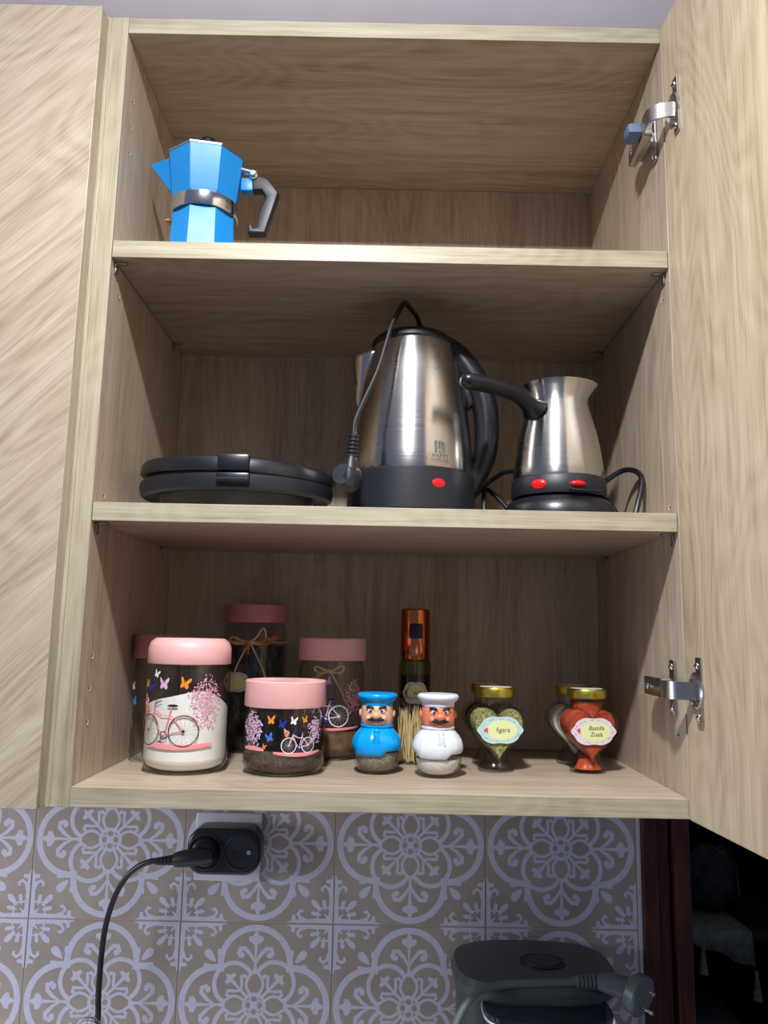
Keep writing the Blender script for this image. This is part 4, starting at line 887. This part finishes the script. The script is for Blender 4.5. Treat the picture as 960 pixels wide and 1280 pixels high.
# ------------------------------------------------------------------ heart-shaped spice jars
def heart_pts(w, h, n=48, cz=0.0):
    P_ = []
    for k in range(n):
        t = 2 * pi * k / n; x = 16 * sin(t) ** 3; y = 13 * cos(t) - 5 * cos(2 * t) - 2 * cos(3 * t) - cos(4 * t)
        P_.append((x / 32 * w, cz + (y + 2.5) / 29 * h))
    return P_
def heart_jar(x, y, label, fillm, rotz, neck_full, lab, rosem=None, lidm=None, words=None):
    t = thing('spice_jar', label, 'jar', (x, y, 0), rotz, 'heart-shaped spice jars with gold lids')
    Wd, Hh, cz = 0.0605, 0.0600, 0.0392
    def body(w, h, d0, d1, rd, cz=cz):      # pillow: heart outline rings that shrink towards both faces
        m = MB(); rings = []
        steps = [(-d0, 1 - rd), (-d0 * .92, 1 - rd * .45), (-d0 * .70, 1 - rd * .08), (0, 1.0), (d1 * .70, 1 - rd * .08), (d1 * .92, 1 - rd * .45), (d1, 1 - rd)]
        n = 56
        for yy, s_ in steps: rings.append([(p[0], yy, p[1]) for p in [(q[0] * s_, cz + (q[1]) * s_) for q in heart_pts(w, h, n)]])
        for r in rings: m.v += r
        for i in range(len(rings) - 1):
            for k in range(n): m.f.append((i * n + k, i * n + (k + 1) % n, (i + 1) * n + (k + 1) % n, (i + 1) * n + k)); m.mi.append(0)
        for i in (0, len(rings) - 1):
            c = len(m.v); m.v.append((0, steps[i][0], cz)); m.f += [(c, i * n + k, i * n + (k + 1) % n) for k in range(n)]; m.mi += [0] * n
        return m
    obj('glass_heart', body(Wd, Hh, .0165, .0165, .10), GLASS_T, t)
    obj('contents', body(Wd - .0065, Hh - .0055, .0150, .0145, .06), fillm, t)
    # raised rim tracing the heart
    rim = MB().tube([(p[0], -.0164, cz + p[1]) for p in heart_pts(Wd * .90, Hh * .90, 48)], .0009, 6, closed=True); obj('heart_rim', rim, GLASS_T, t)
    nk = MB().lathe([(.0185, .0600), (.0178, .0650), (.0178, .0740), (.0185, .0750), (.0185, .0770), (.0178, .0785)], 48, sy=.95); obj('glass_neck', nk, GLASS_T, t)
    if neck_full: obj('neck_contents', MB().lathe([(0.0001, .056), (.0155, .056), (.0160, .0745), (0.0001, .0752)], 40), fillm, t)
    # flared foot
    ft = MB().lathe([(0.0001, .0003), (.0185, .0003), (.0200, .0016), (.0195, .0040), (.0160, .0080), (.0135, .0125), (.0125, .0190)], 48, sy=.85); obj('glass_foot', ft, GLASS_T, t)
    if neck_full: obj('foot_contents', MB().lathe([(0.0001, .0040), (.0150, .0040), (.0120, .0085), (.0095, .0150), (.0001, .0200)], 32, sy=.85), fillm, t)
    ld = MB().lathe([(0.0001, .0784), (.0205, .0784), (.0212, .0790), (.0212, .0860), (.0203, .0882), (.0190, .0888), (.0175, .0880), (0.0001, .0880)], 56)
    obj('gold_lid', ld, lidm or GOLD, t); obj('lid_top', MB().lathe([(0.0001, .0882), (.0172, .0882), (.0172, .0886), (.0001, .0887)], 40), WHT, t, label='pale top of the lid')
    if lab:
        fn = lambda u, v, h: (u, -.0168 - h - .9e-3, v)
        paper_label(fn, t, 0.0005, .0445, .0485, .0290, lab, PAPER_Y, words, .0072 if len(words) == 1 else .0062, rosem, base=0)
    return t
heart_jar(0.4070, 0.1320, 'heart-shaped gold-lidded jar of green herb with pale blue label, in front', HERB, radians(6), False, PAPER_B, ROSE, words=['fıgara'])
heart_jar(0.5070, 0.1350, 'heart-shaped gold-lidded jar of red powder with pinkish label, in front', PAPR, radians(7), True, PAPER_L, ROSE, words=['Bastılla', 'Zuala'])
heart_jar(0.4075, 0.1860, 'heart-shaped jar standing half hidden behind the green herb jar', DHERB, radians(6), False, None)
heart_jar(0.5050, 0.1900, 'heart-shaped jar of white grains half hidden behind the red powder jar', SALT, radians(-2), False, None)

# ------------------------------------------------------------------ socket, adapter, plug and cable, ring stand
sk = thing('wall_socket', 'pale square wall socket plate on the tiles behind the black adapter', 'socket', (0.0935, WALLY, -0.125))
obj('face_plate', MB().box(-.0415, .0415, -.0080, -0.0008, -.0405, .0405, bev=.002), FACE, sk)
ad = thing('plug_adapter', 'black rounded double socket adapter plugged into the wall plate', 'adapter', (0.0950, WALLY - .0085, -0.1215))
def stadium(w, h, n=14, k=.75):
    r = h / 2 * k; P_ = []
    for cx, cz, a0 in ((w / 2 - r, h / 2 - r, 0), (-w / 2 + r, h / 2 - r, 90), (-w / 2 + r, -h / 2 + r, 180), (w / 2 - r, -h / 2 + r, 270)):
        for i in range(n + 1): a = radians(a0 + 90 * i / n); P_.append((cx + r * cos(a), cz + r * sin(a)))
    return P_
obj('adapter_body', MB().prism(stadium(.0890, .0540), -.0360, -.0004, 'y', bev=.004), BLACK, ad)
obj('rating_panel', MB().box(-.030, .014, -.033, -.010, .0262, .0274, bev=.0004), GREYP, ad, label='grey strip along the top')
for sx in (-1, 1):
    rg = MB(); cx = sx * .0215
    rg.lathe([(.0205, 0), (.0215, .0012), (.0195, .0016), (.0188, 0.0004), (.0188, .0002), (.0001, .0002)], 36)
    for i, v in enumerate(rg.v): rg.v[i] = (cx + v[0], -.0361 - v[2], v[1])
    so = obj('socket_well', rg, BLACK_M, ad)
    for a in (0, 180):
        hc = MB().tube([(cx + .0093 * cos(radians(a)), -.0362, .0093 * sin(radians(a))), (cx + .0093 * cos(radians(a)), -.0368, .0093 * sin(radians(a)))], .0026, 12); obj('pin_socket', hc, CHROME if sx > 0 and a == 0 else INK, so)
pg = thing('power_plug', 'black plug in the left adapter socket with its cable curving down the tiles', 'plug', (0.0735, WALLY - .046, -0.1215))
pgo = lambda x, y, z: (x - .0735, y - (WALLY - .046), z + .1215)
pm_ = MB().lathe([(0.0001, 0), (.0170, 0), (.0180, .003), (.0165, .012), (.0120, .018), (.0001, .0185)], 36)
for i, v in enumerate(pm_.v): pm_.v[i] = (v[0], .008 - v[2] - .0002, v[1])
obj('plug_body', pm_, BLACK, pg)
bd = MB(); bd.tube([pgo(.0850, .242, -.1225), pgo(.066, .241, -.1235), pgo(.048, .241, -.1262), pgo(.040, .241, -.1275)], [.0065, .0105, .0095, .0078], 16); obj('plug_grip', bd, BLACK_M, pg)
sr = MB()
for i in range(5): sr.tube([pgo(.0395 - .0042 * i, .2415, -.1276 - .0004 * i), pgo(.0368 - .0042 * i, .2415, -.1279 - .0004 * i)], .0062 - .0004 * i, 12)
sr.tube([pgo(.041, .2415, -.1274), pgo(.017, .2415, -.1296)], .0040, 10); obj('strain_relief', sr, BLACK_M, pg)
cb = smooth_path([pgo(.022, .2415, -.1290), pgo(.012, .242, -.1300), pgo(-.003, .244, -.1365), pgo(-.018, .247, -.1500), pgo(-.031, .251, -.1730), pgo(-.0405, .255, -.205), pgo(-.0445, .258, -.240), pgo(-.0455, .260, -.285), pgo(-.0445, .261, -.310), pgo(-.048, .266, -.340), pgo(-.054, .278, -.420), pgo(-.056, .284, -.520), pgo(-.070, .284, -.580), pgo(-.10, .284, -.5965), pgo(-.20, .284, -.5965)], 8)
obj('power_cable', MB().tube(cb, .0034, 12), RUBBER, pg)
rs = thing('ring_top_stand', 'thin chrome stand whose top ring crosses the black cable low left', 'stand', (-0.043, 0.225, -0.6))
rm = MB(); rm.tube([(.0175 * cos(2 * pi * k / 40), 0, .2880 + .0175 * sin(2 * pi * k / 40)) for k in range(40)], .0011, 8, closed=True); rm.tube([(.0150 * cos(2 * pi * k / 40), -.0016, .2870 + .0155 * sin(2 * pi * k / 40)) for k in range(40)], .0008, 8, closed=True); obj('top_ring', rm, CHROME, rs)
obj('rod', MB().tube([(0, 0, .004), (0, 0, .2705)], .0022, 10), CHROME, rs)
obj('foot_plate', MB().lathe([(0.0001, .0003), (.030, .0003), (.031, .002), (.028, .004), (.0001, .0042)], 40), CHROME, rs)

# ------------------------------------------------------------------ grey appliance on the worktop
ap = thing('countertop_appliance', 'dark grey kitchen appliance with rounded lid and clear tank under the socket wall', 'appliance', (0.4600, 0.2250, -0.592))
def soft(w, d, k, n=64, ex=3.4):
    return [(w / 2 * math.copysign(abs(cos(t)) ** (2 / ex), cos(t)), d / 2 * math.copysign(abs(sin(t)) ** (2 / ex), sin(t))) for t in [2 * pi * i / n for i in range(n)]]
def loft(secs, m=None, cap=True):
    m = m or MB(); o = len(m.v); n = len(secs[0][0])
    for P_, z, dx, dy in secs: m.v += [(p[0] + dx, p[1] + dy, z) for p in P_]
    for i in range(len(secs) - 1):
        for k in range(n): m.f.append((o + i * n + k, o + i * n + (k + 1) % n, o + (i + 1) * n + (k + 1) % n, o + (i + 1) * n + k)); m.mi.append(0)
    if cap: m.f.append(tuple(o + k for k in reversed(range(n)))); m.f.append(tuple(o + (len(secs) - 1) * n + k for k in range(n))); m.mi += [0, 0]
    return m
obj('main_body', loft([(soft(.165, .105, 0), -.0075, 0, .012), (soft(.168, .108, 0), .01, 0, .012), (soft(.168, .108, 0), .345, 0, .012)]), DARKCH, ap)
obj('lid', loft([(soft(.176, .128, 0, ex=3), .346, .002, 0), (soft(.184, .136, 0, ex=3), .350, .002, 0), (soft(.186, .138, 0, ex=3), .358, .002, 0), (soft(.178, .130, 0, ex=3), .3655, .002, 0), (soft(.150, .100, 0, ex=2.6), .3675, .002, 0), (soft(.05, .03, 0, ex=2.2), .3685, 0, 0)]), DARKCH, ap)
obj('lid_button', MB().lathe([(.0262, 0), (.0262, .0012), (.0235, .0016), (.0222, .0002), (.0215, .0002), (.0205, .0020), (.0001, .0024)], 40, c=(.012, -.006, .3682), sy=.85), BLACK_M, ap, label='oval button sunk in the lid')
obj('water_tank', loft([(soft(.125, .070, 0), .010, .006, -.060), (soft(.135, .076, 0), .3445, .006, -.060)]), TANK, ap, label='clear blue-grey tank at the front')
obj('tank_rim', MB().tube([(p[0] + .006, p[1] - .060, .338) for p in soft(.137, .078, 0)], .0012, 6, closed=True), FACE, ap)
A_ = lambda x, y, z: (x - .4600, y - .2200, z + .5965)
cpn = smooth_path([A_(.352, .110, -.300), A_(.358, .120, -.275), A_(.372, .133, -.247), A_(.392, .145, -.2320), A_(.420, .153, -.2285), A_(.460, .156, -.2275), A_(.500, .158, -.2265)], 7)
obj('power_cord', MB().tube(cpn, .0040, 12), GREYC, ap)
sr = MB()
for i in range(6): sr.tube([A_(.497 + .0042 * i, .158, -.2262), A_(.4995 + .0042 * i, .158, -.2262)], .0062 + .0003 * i, 12)
sr.tube([A_(.495, .158, -.2263), A_(.525, .158, -.2262)], .0045, 10); obj('strain_relief', sr, GREYC, ap)
pb = MB(); pb.tube([A_(.520, .158, -.2262), A_(.534, .156, -.2270), A_(.556, .154, -.2310)], [.0075, .0115, .0110], 16)
dr = Vector((.62, -.75, -.20)).normalized(); c0 = Vector(A_(.5620, .150, -.2350))
pb.tube([c0 - dr * .012, c0 - dr * .006, c0 + dr * .004, c0 + dr * .006], [.0150, .0205, .0212, .0190], 28); pl = obj('plug', pb, GREYP, ap, label='grey round two-pin plug resting on the lid')
up_ = Vector((0.15, 0.1, 1)).normalized()
for sg in (-1, 1): q = c0 + up_ * .0088 * sg; obj('plug_pin', MB().tube([q + dr * .006, q + dr * .017], .0022, 10), CHROME, pl)

# ------------------------------------------------------------------ things in the dim room beyond the casing
sh = thing('shelf_unit', 'dark wooden shelf unit in the dim room behind the mahogany casing', 'shelf', (0.90, 0.72, -1.5))
for x in (-.19, .19): obj('side_post', MB().box(x - .012, x + .012, -.13, .16, 0, 1.62, bev=.002), DARKW, sh)
for z in (.55, .94, 1.17, 1.60): obj('shelf_board', MB().box(-.178, .178, -.13, .16, z, z + .018, bev=.001), DARKW, sh)
# tasselled runner hanging over the edge
cl = thing('table_runner', 'grey cloth runner with tasselled corners hanging over the dark shelf edge', 'cloth', (0.83, 0.585, -0.3115))
m = MB(); n = 14
top = [(-.090 + .135 * i / n) for i in range(n + 1)]
prof_ = []
for i, xx in enumerate(top):
    drop = .012 + .042 * (i / n) ** 1.4 + .003 * sin(i * 1.3)
    m.v += [(xx, .11, .0005 + .0006), (xx, -.0015, .0014), (xx, -.0050 - .002 * sin(i), -.004), (xx + .004 * i / n, -.0065 - .002 * sin(i * 1.7), -drop)]
for i in range(n):
    for k in range(3): a = 4 * i + k; m.f.append((a, a + 1, a + 5, a + 4)); m.mi.append(0)
co = obj('cloth', m, CLOTH, cl, angle=80); co.modifiers.new('thickness', 'SOLIDIFY').thickness = .001
for xx, zz in ((-.035, -.018), (.048, -.055)):
    ts = MB().lathe([(.0001, 0), (.0028, -.001), (.0035, -.006), (.0028, -.009), (.0055, -.030), (.0075, -.043), (.0001, -.043)], 14, c=(xx, -.0085, zz)); obj('tassel', ts, TASSEL, cl)
# folded blanket on the lower shelf
bl = thing('folded_blanket', 'folded blue-grey blanket on the lower dark shelf', 'blanket', (0.815, 0.660, -0.542 + .0005))
m = MB()
for i in range(4):
    P_ = stadium(.105 - .004 * i, .0215, 5, .95); st = len(m.v); m.prism([(p[0], p[1] + .011 + .0222 * i) for p in P_], -.060, .060, 'y', bev=.003)
for i in range(len(m.v)): x, y, z = m.v[i]; m.v[i] = (x + .006 * sin(y * 40 + z * 50), y, z + .0015 * sin(x * 60) * (z > .01))
obj('blanket_folds', m, CLOTHB, bl)
# tangled dark bag on the runner
bgx = thing('cloth_bag', 'dark crumpled bag with looped strap on the runner', 'bag', (0.850, 0.675, -0.308))
m = MB().sphere((0, 0, .052), .052, 24, sc=(.9, .6, 1))
for i, v in enumerate(m.v):
    x, y, z = v; q = 1 + .10 * sin(x * 160 + z * 90) + .08 * sin(y * 200 - z * 130); m.v[i] = (x * q, y * q, max(.0008, z * (.95 + .05 * q)))
obj('bag_body', m, CLOTHB, bgx, angle=80)
obj('strap', MB().tube(smooth_path([(-.030, -.034, .045), (-.012, -.042, .100), (.012, -.042, .108), (.030, -.036, .070), (.034, -.034, .030)], 6), .003, 8), RUBBER, bgx)
